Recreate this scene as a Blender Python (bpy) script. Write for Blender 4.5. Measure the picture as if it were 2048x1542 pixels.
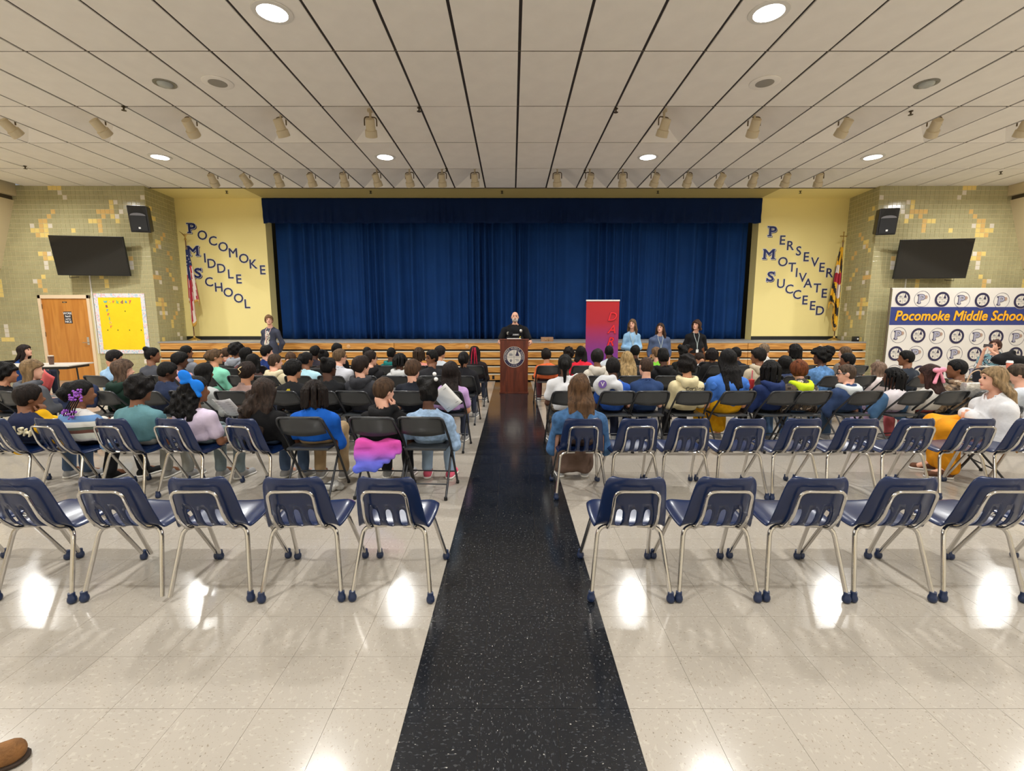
import bpy, bmesh, math, random
import numpy as np
from mathutils import Matrix, Vector

for o in list(bpy.data.objects):
    bpy.data.objects.remove(o, do_unlink=True)
SC = bpy.context.scene
COL = SC.collection
PI = math.pi

# ------------------------------------------------------------------ camera, world, light, exposure
F = 947.0
CAMZ = 1.589
TH = math.atan(132.0 / F)
cam_d = bpy.data.cameras.new('camera')
cam_d.sensor_width = 36.0
cam_d.lens = F / 2048.0 * 36.0
cam_d.clip_start = 0.05
cam = bpy.data.objects.new('camera', cam_d)
cam.location = (0, 0, CAMZ)
cam.rotation_euler = (PI / 2 - TH, 0, 0)
COL.objects.link(cam)
SC.camera = cam

world = bpy.data.worlds.new('world')
world.use_nodes = True
world.node_tree.nodes['Background'].inputs[0].default_value = (0.9, 0.95, 1.0, 1)
world.node_tree.nodes['Background'].inputs[1].default_value = 0.3
SC.world = world

SC.view_settings.view_transform = 'Standard'
SC.view_settings.look = 'None'
SC.view_settings.exposure = 0.0
SC.view_settings.gamma = 1.0
SC.view_settings.use_curve_mapping = False
SC.cycles.max_bounces = 9
SC.cycles.diffuse_bounces = 7
SC.cycles.glossy_bounces = 3
SC.cycles.adaptive_threshold = 0.04

LAMP_W = 104.0          # watts of each ceiling downlight
LAMP_COL = (1.0, 0.99, 0.965)

CEIL = 4.86
COLX = 0.092            # a ceiling runner passes here
CW, CD = 0.762, 1.524   # ceiling module
YF = 12.45              # front edge of the panelled ceiling
YT = 12.28              # tiled wall with the door / backdrop
YW = 13.5               # lettered wall and stage opening
STZ = 1.02              # stage height


def PX(px, py, Y):
    """world point on the plane y = Y that the photograph shows at px, py"""
    u, v = px - 1024.0, py - 771.0
    fw = F * math.cos(TH) - v * math.sin(TH)
    dn = v * math.cos(TH) + F * math.sin(TH)
    t = Y / fw
    return Vector((u * t, Y, CAMZ - dn * t))


# ------------------------------------------------------------------ materials
MATS = {}


def new_mat(name):
    m = bpy.data.materials.new(name)
    m.use_nodes = True
    nt = m.node_tree
    b = nt.nodes['Principled BSDF']
    return m, nt, b


def lin(c):
    return tuple(((x / 255.0) / 12.92 if x / 255.0 <= 0.04045 else ((x / 255.0 + 0.055) / 1.055) ** 2.4) for x in c)


def mat(name, col, rough=0.6, metal=0.0, var=0.0, vscale=6.0, bump=0.0, bscale=40.0, coat=0.0, spec=0.5, stretch=(1, 1, 1), obj=True):
    if name in MATS:
        return MATS[name]
    m, nt, b = new_mat(name)
    b.inputs['Base Color'].default_value = (*col, 1)
    b.inputs['Roughness'].default_value = rough
    b.inputs['Metallic'].default_value = metal
    b.inputs['Specular IOR Level'].default_value = spec
    if coat:
        b.inputs['Coat Weight'].default_value = coat
        b.inputs['Coat Roughness'].default_value = 0.08
    N = nt.nodes
    L = nt.links
    if var or bump:
        tc = N.new('ShaderNodeTexCoord')
        mp = N.new('ShaderNodeMapping')
        mp.inputs['Scale'].default_value = stretch
        L.new(tc.outputs['Object'], mp.inputs[0])
    if var:
        nz = N.new('ShaderNodeTexNoise')
        nz.inputs['Scale'].default_value = vscale
        nz.inputs['Detail'].default_value = 4
        L.new(mp.outputs[0], nz.inputs['Vector'])
        rp = N.new('ShaderNodeValToRGB')
        rp.color_ramp.elements[0].position = 0.3
        rp.color_ramp.elements[1].position = 0.7
        rp.color_ramp.elements[0].color = (*[max(0, c * (1 - var)) for c in col], 1)
        rp.color_ramp.elements[1].color = (*[min(1, c * (1 + var)) for c in col], 1)
        L.new(nz.outputs['Fac'], rp.inputs[0])
        L.new(rp.outputs[0], b.inputs['Base Color'])
    if bump:
        nb = N.new('ShaderNodeTexNoise')
        nb.inputs['Scale'].default_value = bscale
        nb.inputs['Detail'].default_value = 3
        L.new(mp.outputs[0], nb.inputs['Vector'])
        bp = N.new('ShaderNodeBump')
        bp.inputs['Strength'].default_value = bump
        bp.inputs['Distance'].default_value = 0.02
        L.new(nb.outputs['Fac'], bp.inputs['Height'])
        L.new(bp.outputs[0], b.inputs['Normal'])
    MATS[name] = m
    return m


def cloth(rgb, kind='plain'):
    """woven garment of an 8-bit sRGB colour"""
    name = 'cloth_%s_%d_%d_%d' % (kind, *rgb)
    if name in MATS:
        return MATS[name]
    c = lin(rgb)
    m = mat(name, c, 0.88, 0, 0.16 if kind != 'denim' else 0.35, 7.0 if kind != 'denim' else 22.0, 0.35, 14.0, spec=0.25)
    nt = m.node_tree
    if kind in ('camo', 'stripe', 'floral', 'tiedye'):
        N, L = nt.nodes, nt.links
        tc = N.new('ShaderNodeTexCoord')
        rp = N.new('ShaderNodeValToRGB')
        cr = rp.color_ramp
        b = N['Principled BSDF']
        if kind in ('camo', 'floral'):
            nz = N.new('ShaderNodeTexNoise')
            nz.inputs['Scale'].default_value = 11 if kind == 'camo' else 16
            nz.inputs['Detail'].default_value = 5
            L.new(tc.outputs['Object'], nz.inputs['Vector'])
            L.new(nz.outputs['Fac'], rp.inputs[0])
            cr.interpolation = 'CONSTANT'
            if kind == 'camo':
                st = [(0, (42, 36, 32)), (0.42, (92, 80, 68)), (0.5, rgb), (0.58, (196, 184, 166)), (0.64, (120, 92, 66))]
            else:
                st = [(0, rgb), (0.5, (40, 44, 60)), (0.57, (214, 216, 214))]
        elif kind == 'stripe':
            sx = N.new('ShaderNodeSeparateXYZ')
            L.new(tc.outputs['Object'], sx.inputs[0])
            mm = N.new('ShaderNodeMath')
            mm.operation = 'MULTIPLY_ADD'
            mm.inputs[1].default_value = 3.7
            mm.inputs[2].default_value = 0.10
            L.new(sx.outputs['Z'], mm.inputs[0])
            fr = N.new('ShaderNodeMath')
            fr.operation = 'FRACT'
            L.new(mm.outputs[0], fr.inputs[0])
            L.new(fr.outputs[0], rp.inputs[0])
            cr.interpolation = 'CONSTANT'
            st = [(0, (214, 216, 206)), (0.2, (112, 76, 66)), (0.32, (98, 108, 96)), (0.42, (222, 222, 214)), (0.6, (104, 142, 190)), (0.8, (208, 206, 204))]
        else:
            sx = N.new('ShaderNodeSeparateXYZ')
            L.new(tc.outputs['Object'], sx.inputs[0])
            mr = N.new('ShaderNodeMapRange')
            mr.inputs[1].default_value = 0.2
            mr.inputs[2].default_value = 0.52
            L.new(sx.outputs['Z'], mr.inputs[0])
            L.new(mr.outputs[0], rp.inputs[0])
            st = [(0, (70, 110, 220)), (0.45, (110, 110, 220)), (0.7, (190, 90, 190)), (1.0, (215, 80, 170))]
        while len(cr.elements) < len(st):
            cr.elements.new(0.99)
        for e, (p, q) in zip(cr.elements, st):
            e.position = p
            e.color = (*lin(q), 1)
        for l in list(b.inputs['Base Color'].links):
            L.remove(l)
        L.new(rp.outputs[0], b.inputs['Base Color'])
    return m


def hairmat(rgb):
    name = 'hair_%d_%d_%d' % rgb
    if name in MATS:
        return MATS[name]
    c = lin(rgb)
    return mat(name, tuple(v * 0.62 for v in c), 0.62, 0, 0.55, 42.0, 0.9, 70.0, spec=0.22, stretch=(1, 1, 0.16))


def skinmat(rgb):
    return mat('skin_%d_%d_%d' % rgb, lin(rgb), 0.55, 0, 0.06, 12, spec=0.35)


def wood(name, rgb, dark, rough=0.35, scale=1.0, axis='x', coat=0.2):
    if name in MATS:
        return MATS[name]
    m, nt, b = new_mat(name)
    N, L = nt.nodes, nt.links
    tc = N.new('ShaderNodeTexCoord')
    oi = N.new('ShaderNodeObjectInfo')
    ad = N.new('ShaderNodeVectorMath')
    ad.operation = 'ADD'
    mu = N.new('ShaderNodeMath')
    mu.operation = 'MULTIPLY'
    mu.inputs[1].default_value = 30
    L.new(oi.outputs['Random'], mu.inputs[0])
    L.new(tc.outputs['Object'], ad.inputs[0])
    L.new(mu.outputs[0], ad.inputs[1])
    mp = N.new('ShaderNodeMapping')
    s = [9 * scale] * 3
    s['xyz'.index(axis)] = 0.9 * scale
    mp.inputs['Scale'].default_value = s
    L.new(ad.outputs[0], mp.inputs[0])
    nz = N.new('ShaderNodeTexNoise')
    nz.inputs['Scale'].default_value = 1.6
    nz.inputs['Detail'].default_value = 6
    nz.inputs['Distortion'].default_value = 1.2
    L.new(mp.outputs[0], nz.inputs['Vector'])
    rp = N.new('ShaderNodeValToRGB')
    rp.color_ramp.elements[0].position = 0.35
    rp.color_ramp.elements[1].position = 0.62
    rp.color_ramp.elements[0].color = (*lin(dark), 1)
    rp.color_ramp.elements[1].color = (*lin(rgb), 1)
    L.new(nz.outputs['Fac'], rp.inputs[0])
    L.new(rp.outputs[0], b.inputs['Base Color'])
    b.inputs['Roughness'].default_value = rough
    b.inputs['Coat Weight'].default_value = coat
    MATS[name] = m
    return m


def vct(name, base, flecks, rough):
    """vinyl composition tile: flecked, polished, the grain turned from tile to tile"""
    if name in MATS:
        return MATS[name]
    m, nt, b = new_mat(name)
    N, L = nt.nodes, nt.links
    ge = N.new('ShaderNodeNewGeometry')
    ck = N.new('ShaderNodeTexChecker')
    ck.inputs['Scale'].default_value = 1.0 / 0.3048
    of = N.new('ShaderNodeVectorMath')
    of.operation = 'ADD'
    of.inputs[1].default_value = (0.1274, -1.749, 0.5)
    L.new(ge.outputs['Position'], of.inputs[0])
    L.new(of.outputs[0], ck.inputs['Vector'])
    prev = None
    b.inputs['Base Color'].default_value = (*lin(base), 1)
    mixes = []
    for i, (col, sc, th) in enumerate(flecks):
        fac = []
        for st in ((sc, sc * 0.55, 1), (sc * 0.55, sc, 1)):
            mp = N.new('ShaderNodeMapping')
            mp.inputs['Scale'].default_value = st
            mp.inputs['Location'].default_value = (3.7 * i, 1.3 * i, 0)
            L.new(ge.outputs['Position'], mp.inputs[0])
            nz = N.new('ShaderNodeTexNoise')
            nz.inputs['Scale'].default_value = 1.0
            nz.inputs['Detail'].default_value = 2
            L.new(mp.outputs[0], nz.inputs['Vector'])
            fac.append(nz.outputs['Fac'])
        mx = N.new('ShaderNodeMix')
        mx.data_type = 'FLOAT'
        L.new(ck.outputs['Fac'], mx.inputs['Factor'])
        L.new(fac[0], mx.inputs[2])
        L.new(fac[1], mx.inputs[3])
        mr = N.new('ShaderNodeMapRange')
        mr.inputs[1].default_value = th
        mr.inputs[2].default_value = th + 0.05
        L.new(mx.outputs[0], mr.inputs[0])
        mc = N.new('ShaderNodeMix')
        mc.data_type = 'RGBA'
        L.new(mr.outputs[0], mc.inputs['Factor'])
        if prev is None:
            mc.inputs[6].default_value = (*lin(base), 1)
        else:
            L.new(prev, mc.inputs[6])
        mc.inputs[7].default_value = (*lin(col), 1)
        prev = mc.outputs[2]
    L.new(prev, b.inputs['Base Color'])
    nr = N.new('ShaderNodeTexNoise')
    nr.inputs['Scale'].default_value = 2.2
    nr.inputs['Detail'].default_value = 4
    L.new(ge.outputs['Position'], nr.inputs['Vector'])
    mr = N.new('ShaderNodeMapRange')
    mr.inputs[3].default_value = rough * 0.75
    mr.inputs[4].default_value = rough * 1.35
    L.new(nr.outputs['Fac'], mr.inputs[0])
    L.new(mr.outputs[0], b.inputs['Roughness'])
    b.inputs['Specular IOR Level'].default_value = 0.5
    MATS[name] = m
    return m


def glow(name, col, strength):
    if name in MATS:
        return MATS[name]
    m, nt, b = new_mat(name)
    b.inputs['Base Color'].default_value = (*col, 1)
    b.inputs['Emission Color'].default_value = (*col, 1)
    b.inputs['Emission Strength'].default_value = strength
    MATS[name] = m
    return m


M_CHROME = mat('chrome', (0.64, 0.625, 0.60), 0.15, 1.0)
M_BLUEPL = mat('blue_plastic', lin((16, 35, 74)), 0.26, 0, 0.05, 3, coat=0.15)
M_GLIDE = mat('glide_plastic', lin((24, 40, 72)), 0.3)
M_FOLD = mat('folding_steel', lin((54, 57, 60)), 0.34, 0.15, 0.06, 5, coat=0.1)
M_FOLDT = mat('folding_tube', lin((48, 50, 54)), 0.32, 0.2)
M_BLACK = mat('black_plastic', lin((22, 23, 26)), 0.4)
M_RUBBER = mat('black_rubber', lin((18, 18, 20)), 0.7)
M_WHITE = mat('white_paint', lin((226, 224, 218)), 0.5)
M_PAPER = mat('white_paper', lin((232, 232, 230)), 0.8, var=0.04)
M_GOLD = mat('brass', lin((190, 158, 92)), 0.3, 0.9)
M_DARKGAP = mat('dark_gap', lin((26, 22, 20)), 0.9)


# ------------------------------------------------------------------ object helpers
def empty(name, loc=(0, 0, 0), rz=0.0, parent=None):
    o = bpy.data.objects.new(name, None)
    o.location = loc
    o.rotation_euler = (0, 0, rz)
    o.empty_display_size = 0.1
    COL.objects.link(o)
    if parent is not None:
        o.parent = parent
    return o


def tag(o, label, cat, group=None, kind=None):
    if label:
        o['label'] = label
    if cat:
        o['category'] = cat
    if group:
        o['group'] = group
    if kind:
        o['kind'] = kind
    return o


def link(name, me, parent=None, loc=(0, 0, 0), rot=(0, 0, 0), kind=None, label=None):
    o = bpy.data.objects.new(name, me)
    o.location = loc
    o.rotation_euler = rot
    COL.objects.link(o)
    if parent is not None:
        o.parent = parent
    if kind:
        o['kind'] = kind
    if label:
        o['label'] = label
    return o


def np_mesh(name, V, Q, mats, midx=None, smooth=False):
    """mesh from a vertex array and an n x 4 (or n x 3) face array"""
    V = np.asarray(V, dtype=np.float32)
    Q = np.asarray(Q, dtype=np.int32)
    me = bpy.data.meshes.new(name)
    k = Q.shape[1]
    me.vertices.add(len(V))
    me.vertices.foreach_set('co', V.ravel())
    me.loops.add(Q.size)
    me.loops.foreach_set('vertex_index', Q.ravel())
    me.polygons.add(len(Q))
    me.polygons.foreach_set('loop_start', np.arange(0, Q.size, k, dtype=np.int32))
    me.polygons.foreach_set('loop_total', np.full(len(Q), k, dtype=np.int32))
    if not isinstance(mats, (list, tuple)):
        mats = [mats]
    for m in mats:
        me.materials.append(m)
    if midx is not None:
        me.polygons.foreach_set('material_index', np.asarray(midx, dtype=np.int32))
    me.polygons.foreach_set('use_smooth', np.full(len(Q), bool(smooth)))
    me.update(calc_edges=True)
    return me


class B:
    """collects shapes and turns them into one mesh"""

    def __init__(s):
        s.v, s.f, s.m = [], [], []

    def add(s, v, f, mi=0):
        n = len(s.v)
        s.v.extend([tuple(p) for p in v])
        s.f.extend([tuple(i + n for i in q) for q in f])
        s.m.extend([mi] * len(f))
        return s

    def box(s, a, b, mi=0, M=None, bev=0.0):
        (x0, y0, z0), (x1, y1, z1) = a, b
        if bev > 0:
            bm = bmesh.new()
            bmesh.ops.create_cube(bm, size=1)
            for v in bm.verts:
                v.co = Vector(((x0 + x1) / 2 + v.co.x * (x1 - x0), (y0 + y1) / 2 + v.co.y * (y1 - y0), (z0 + z1) / 2 + v.co.z * (z1 - z0)))
            bmesh.ops.bevel(bm, geom=bm.edges[:], offset=bev, segments=2, affect='EDGES', profile=0.6)
            bm.verts.index_update()
            v = [(M @ q.co if M else q.co.copy()) for q in bm.verts]
            f = [[q.index for q in p.verts] for p in bm.faces]
            bm.free()
            return s.add(v, f, mi)
        v = [(x0, y0, z0), (x1, y0, z0), (x1, y1, z0), (x0, y1, z0), (x0, y0, z1), (x1, y0, z1), (x1, y1, z1), (x0, y1, z1)]
        if M:
            v = [M @ Vector(p) for p in v]
        return s.add(v, [(3, 2, 1, 0), (4, 5, 6, 7), (0, 1, 5, 4), (1, 2, 6, 5), (2, 3, 7, 6), (3, 0, 4, 7)], mi)

    def tube(s, pts, r, n=8, mi=0, fillet=0.0, caps=True):
        pts = [Vector(p) for p in pts]
        if fillet:
            q = [pts[0]]
            for a, b, c in zip(pts, pts[1:], pts[2:]):
                d1, d2 = (a - b), (c - b)
                t = min(fillet, d1.length * 0.49, d2.length * 0.49)
                p1, p2 = b + d1.normalized() * t, b + d2.normalized() * t
                for k in range(5):
                    w = k / 4
                    q.append(p1 * (1 - w) ** 2 + b * 2 * w * (1 - w) + p2 * w * w)
            q.append(pts[-1])
            pts = q
        rs = r if isinstance(r, (list, tuple)) else [r] * len(pts)
        V, Fc = [], []
        t0 = (pts[1] - pts[0]).normalized()
        up = Vector((0, 0, 1)) if abs(t0.z) < 0.9 else Vector((0, 1, 0))
        nx = t0.cross(up).normalized()
        for i, p in enumerate(pts):
            t = ((pts[min(i + 1, len(pts) - 1)] - pts[max(i - 1, 0)])).normalized()
            nx = (nx - t * nx.dot(t)).normalized()
            ny = t.cross(nx)
            for k in range(n):
                a = 2 * PI * k / n
                V.append(p + (nx * math.cos(a) + ny * math.sin(a)) * rs[i])
        for i in range(len(pts) - 1):
            for k in range(n):
                k2 = (k + 1) % n
                Fc.append((i * n + k, (i + 1) * n + k, (i + 1) * n + k2, i * n + k2)[::-1])
        if caps:
            Fc.append(tuple(range(n))[::-1][::-1])
            Fc.append(tuple((len(pts) - 1) * n + k for k in range(n))[::-1])
        return s.add(V, Fc, mi)

    def lathe(s, prof, n=16, mi=0, M=None, caps=True):
        V, Fc = [], []
        for r, z in prof:
            for k in range(n):
                a = 2 * PI * k / n
                V.append(Vector((r * math.cos(a), r * math.sin(a), z)))
        for i in range(len(prof) - 1):
            for k in range(n):
                k2 = (k + 1) % n
                Fc.append((i * n + k, i * n + k2, (i + 1) * n + k2, (i + 1) * n + k))
        if caps:
            Fc.append(tuple(range(n))[::-1])
            Fc.append(tuple((len(prof) - 1) * n + k for k in range(n)))
        if M:
            V = [M @ v for v in V]
        return s.add(V, Fc, mi)

    def ball(s, c, r, n=8, mi=0):
        rx, ry, rz = (r, r, r) if not isinstance(r, (tuple, list)) else r
        V, Fc = [], []
        m = max(4, n // 2 + 1)
        for i in range(1, m):
            th = PI * i / m
            for k in range(n):
                a = 2 * PI * k / n
                V.append((c[0] + rx * math.sin(th) * math.cos(a), c[1] + ry * math.sin(th) * math.sin(a), c[2] + rz * math.cos(th)))
        V.append((c[0], c[1], c[2] + rz))
        V.append((c[0], c[1], c[2] - rz))
        top, bot = len(V) - 2, len(V) - 1
        for i in range(m - 2):
            for k in range(n):
                k2 = (k + 1) % n
                Fc.append((i * n + k, (i + 1) * n + k, (i + 1) * n + k2, i * n + k2))
        for k in range(n):
            k2 = (k + 1) % n
            Fc.append((top, k, k2))
            Fc.append((bot, (m - 2) * n + k2, (m - 2) * n + k))
        return s.add(V, Fc, mi)

    def disc(s, c, r, n=24, mi=0, axis='y', r0=0.0):
        """flat disc or ring facing -y (axis y) or -z (axis z)"""
        V = []
        for rr in ((r,) if not r0 else (r, r0)):
            for k in range(n):
                a = 2 * PI * k / n
                if axis == 'y':
                    V.append((c[0] + rr * math.cos(a), c[1], c[2] + rr * math.sin(a)))
                else:
                    V.append((c[0] + rr * math.cos(a), c[1] - rr * math.sin(a), c[2]))
        if not r0:
            return s.add(V, [tuple(range(n))], mi)
        return s.add(V, [(k, (k + 1) % n, n + (k + 1) % n, n + k) for k in range(n)], mi)

    def poly(s, pts, mi=0):
        return s.add(pts, [tuple(range(len(pts)))], mi)

    def mesh(s, name, mats, smooth=False):
        me = bpy.data.meshes.new(name)
        me.from_pydata(s.v, [], s.f)
        if not isinstance(mats, (list, tuple)):
            mats = [mats]
        for m in mats:
            me.materials.append(m)
        me.polygons.foreach_set('material_index', np.array(s.m, dtype=np.int32))
        if smooth:
            if smooth is True:
                me.polygons.foreach_set('use_smooth', np.ones(len(s.f), dtype=bool))
            else:
                me.shade_flat()
        me.update()
        if smooth is not False:
            try:
                me.set_sharp_from_angle(angle=math.radians(45))
                me.polygons.foreach_set('use_smooth', np.ones(len(s.f), dtype=bool))
            except Exception:
                pass
        return me

    def build(s, name, mats, parent=None, smooth=False, loc=(0, 0, 0), rot=(0, 0, 0), kind=None, label=None):
        return link(name, s.mesh(name, mats, smooth), parent, loc, rot, kind, label)


def bevel_eval(me, mods):
    """apply modifiers to a mesh once"""
    o = bpy.data.objects.new('tmp', me)
    COL.objects.link(o)
    for t, kw in mods:
        md = o.modifiers.new(t, t)
        for k, v in kw.items():
            setattr(md, k, v)
    dg = bpy.context.evaluated_depsgraph_get()
    dg.update()
    r = bpy.data.meshes.new_from_object(o.evaluated_get(dg))
    bpy.data.objects.remove(o, do_unlink=True)
    return r


TXT = {}


def text_geo(s, size=1.0, shear=0.0, sx=1.0, extrude=0.002):
    """vertices and faces of a line of lettering, centred, in the xz plane facing -y"""
    key = (s, shear)
    if key not in TXT:
        c = bpy.data.curves.new('t', 'FONT')
        c.body = s
        c.size = 1.0
        c.shear = shear
        c.extrude = 1.0
        c.resolution_u = 3
        c.align_x = 'CENTER'
        c.align_y = 'CENTER'
        o = bpy.data.objects.new('t', c)
        COL.objects.link(o)
        dg = bpy.context.evaluated_depsgraph_get()
        dg.update()
        me = bpy.data.meshes.new_from_object(o.evaluated_get(dg))
        V = np.array([v.co[:] for v in me.vertices]).reshape(-1, 3)
        Fc = [tuple(p.vertices) for p in me.polygons]
        V[:, :2] -= (V[:, :2].max(0) + V[:, :2].min(0)) / 2
        bpy.data.objects.remove(o, do_unlink=True)
        bpy.data.curves.remove(c)
        bpy.data.meshes.remove(me)
        TXT[key] = (V, Fc)
    V, Fc = TXT[key]
    return [(x * size * sx, -z * extrude, y * size) for x, y, z in V], Fc


# all lettering is made first, while the scene is still small
for s_ in sorted(set('PARISHCOMKEIDLSUVTN#1970workdayarrior')) + ['86', 'SHERIFF', 'Stage', 'WORK', 'hard', 'and be', 'NICE']:
    text_geo(s_)
for s_ in 'DARE':
    text_geo(s_, 1.0, 0.28)
text_geo('Coraline', 1.0, 0.12)
text_geo('Pocomoke Middle School', 1.0, 0.16)


def add_text(b, s, loc, cap, offset=0.0, shear=0.0, sx=1.0, mi=0, M=None, ex=0.002):
    """lettering of capital height cap at loc, facing -y"""
    v, f = text_geo(s, cap / 0.70, shear, sx, ex)
    T = Matrix.Translation(loc)
    if M is not None:
        T = T @ M
    d = offset * cap / 0.70 * 0.8
    if d < 0.0008:
        return b.add([T @ Vector(p) for p in v], f, mi)
    for k in range(8):           # bold: the outline thickened all round
        o = Vector((d * math.cos(k * PI / 4), -0.0004 * k, d * math.sin(k * PI / 4)))
        b.add([T @ (Vector(p) + o) for p in v], f, mi)
    return b


# ================================================================== the setting
rng = random.Random(7)
XR = 14.4
YB = -6.0

# ---- floor
M_TILE = vct('beige_vct', (167, 160, 149), [((176, 169, 158), 60, 0.60), ((142, 132, 118), 105, 0.65), ((112, 104, 94), 130, 0.685)], 0.125)
M_TILEB = vct('black_vct', (28, 30, 34), [((58, 60, 64), 95, 0.60), ((168, 166, 160), 125, 0.69)], 0.14)
M_GROUT = mat('floor_joint', lin((152, 144, 132)), 0.7)
fl = B()
fl.box((-XR, YB, -0.12), (XR, 14.5, -0.004))
floor = fl.build('floor', M_GROUT, kind='structure')
T = 0.3048
TX0 = 0.025 - T / 2
TY0 = 1.749
g = 0.0007
tb = B()
tb.box((g, g, -0.006), (T - g, T - g, 0))
tile_me = [tb.mesh('tile', M_TILE), tb.mesh('tile', M_TILEB)]
cells = []
for i in range(-48, 48):
    for j in range(-26, 42):
        x, y = TX0 + i * T, TY0 + j * T
        if x < -XR or x + T > XR or y < YB or y + T > 14.2:
            continue
        blk = i in (-1, 0, 1) and y < 12.3
        cx, cy = x + T / 2, y + T / 2
        inview = cy > 1.25 and abs(cx) < 1.12 * (cy * math.cos(TH) + 0.22) + 0.1
        cells.append((0 if inview else 1, cy * cy + cx * cx * 0.3, x, y, blk))
cells.sort(key=lambda c: (c[0], c[1]))
for c in cells[:300]:
    link('tile', tile_me[1 if c[4] else 0], floor, (c[2], c[3], 0))
V, Q, MI = [], [], []
for c in cells[300:]:
    n = len(V)
    x, y = c[2], c[3]
    V += [(x + g, y + g, 0), (x + T - g, y + g, 0), (x + T - g, y + T - g, 0), (x + g, y + T - g, 0)]
    Q.append((n, n + 1, n + 2, n + 3))
    MI.append(1 if c[4] else 0)
link('tile_field', np_mesh('tile_field', V, Q, [M_TILE, M_TILEB], MI), floor, kind='stuff')

# ---- ceiling
M_PANEL = mat('ceiling_panel', lin((245, 241, 234)), 0.85, 0, 0.03, 3.0, 0.12, 220.0, spec=0.2)
M_RUN = mat('ceiling_runner', lin((44, 38, 34)), 0.6)
M_CROSS = mat('ceiling_cross', lin((92, 84, 74)), 0.5)
cb = B()
cb.box((-XR, YB, CEIL + 0.32), (XR, YF, CEIL + 0.36))
ceiling = cb.build('ceiling', M_DARKGAP, kind='structure')
k0, k1 = -16, 16
pw, pd = CW - 0.036, CD - 0.028
pb = B()
pb.box((-pw / 2, -pd / 2, 0), (pw / 2, pd / 2, 0.022), bev=0.004)
panel_me = pb.mesh('ceiling_panel', M_PANEL)


def pocket_mesh(s):
    """panel folded up into a sloping pocket for a spotlight; s = side of the deep edge"""
    b = B()
    W, D, h = pw, pd, 0.30
    x0, x1, xr, xq = -W / 2, W / 2, 0.27 * W, 0.47 * W
    y0, y1, yr = -D / 2, D / 2, D * 0.16
    A, Bc, C, Dd = (x0, y0, 0), (x1, y0, 0), (x1, y1, 0), (x0, y1, 0)
    R1, R2, Q1, Q2 = (xr, y0 + 0.04, h), (xr, yr, h), (xq, y0 + 0.04, h), (xq, yr, h)
    v = [A, Bc, C, Dd, R1, R2, Q2, Q1]
    v = [(p[0] * s, p[1], p[2]) for p in v]
    f = [(0, 4, 5, 3), (4, 7, 6, 5), (7, 1, 2, 6), (3, 5, 6, 2), (0, 1, 7, 4)]
    if s < 0:
        f = [q[::-1] for q in f]
    b.add(v, f)
    return b.mesh('spot_panel', M_PANEL)


pocket_me = {1: pocket_mesh(1), -1: pocket_mesh(-1)}
spot_cells = {(-4, 2): 1, (-6, 2): 1, (-8, 2): 1, (-10, 2): 1, (-12, 2): 1, (3, 2): -1, (5, 2): -1, (7, 2): -1, (9, 2): -1, (11, 2): -1}
for k in range(-10, -1):
    spot_cells[(k, 0)] = 1
for k in range(1, 10):
    spot_cells[(k, 0)] = -1
nrow = 13
far = []
for r in range(nrow):
    y = YF - (r + 0.5) * CD
    if y - CD / 2 < YB:
        continue
    for k in range(k0, k1):
        x = COLX + (k + 0.5) * CW
        if abs(x) > 12.4:
            continue
        if (k, r) in spot_cells:
            link('spot_panel', pocket_me[spot_cells[(k, r)]], ceiling, (x, y, CEIL))
        elif r <= 5 and (abs(x) < 1.14 * y + 0.4):
            o = link('ceiling_panel', panel_me, ceiling, (x, y, CEIL + rng.uniform(0, 0.004)))
            o.rotation_euler = (rng.uniform(-0.002, 0.002), rng.uniform(-0.003, 0.003), 0)
        else:
            far.append((x, y))
V, Q = [], []
for x, y in far:
    n = len(V)
    V += [(x - pw / 2, y - pd / 2, CEIL), (x - pw / 2, y + pd / 2, CEIL), (x + pw / 2, y + pd / 2, CEIL), (x + pw / 2, y - pd / 2, CEIL)]
    Q.append((n, n + 1, n + 2, n + 3))
link('panel_field', np_mesh('panel_field', V, Q, M_PANEL), ceiling, kind='stuff')
for k in range(k0, k1 + 1):
    x = COLX + k * CW
    if abs(x) < 12.4:
        b = B()
        b.box((-0.018, YB, 0.016), (0.018, YF, 0.05))
        b.build('runner', M_RUN, ceiling, loc=(x, 0, CEIL))
for r in range(nrow):
    b = B()
    b.box((-12.35, -0.012, 0.010), (12.35, 0.012, 0.03))
    b.build('cross_bar', M_CROSS, ceiling, loc=(0, YF - r * CD, CEIL))
b = B()
b.box((-9.3, YF - 0.012, CEIL - 0.012), (9.3, YF + 0.02, CEIL + 0.05))
b.build('edge_trim', M_CROSS, ceiling)

# ---- yellow walls around the stage
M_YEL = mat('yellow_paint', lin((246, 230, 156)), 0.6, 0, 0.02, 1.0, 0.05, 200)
M_SOFFIT_SHADE = mat('soffit_shaded', lin((196, 178, 112)), 0.7, 0, 0.02, 1.0)  # wall yellow darkened: shade of the recess over the curtain put into the colour
M_BLKBASE = mat('black_base', lin((26, 27, 24)), 0.5)
OPX = 6.78
for s, nm in ((-1, 'left'), (1, 'right')):
    b = B()
    x0, x1 = sorted((s * OPX, s * 9.45))
    b.box((x0, YW, 0), (x1, YW + 0.35, 6.0))
    b.build('wall_front_' + nm, M_YEL, kind='structure')
    b = B()
    b.box((x0 + (0.0 if s < 0 else 0.0), YW - 0.014, STZ), (x1, YW - 0.0005, STZ + 0.10), bev=0.004)
    b.build('baseboard_' + nm, M_BLKBASE, kind='structure')
    b = B()
    xs0, xs1 = sorted((s * OPX, s * 9.3))
    b.box((xs0, YF + 0.02, CEIL + 0.002), (xs1, YW, CEIL + 0.1))
    b.build('soffit', M_YEL, ceiling)
b = B()
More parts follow.
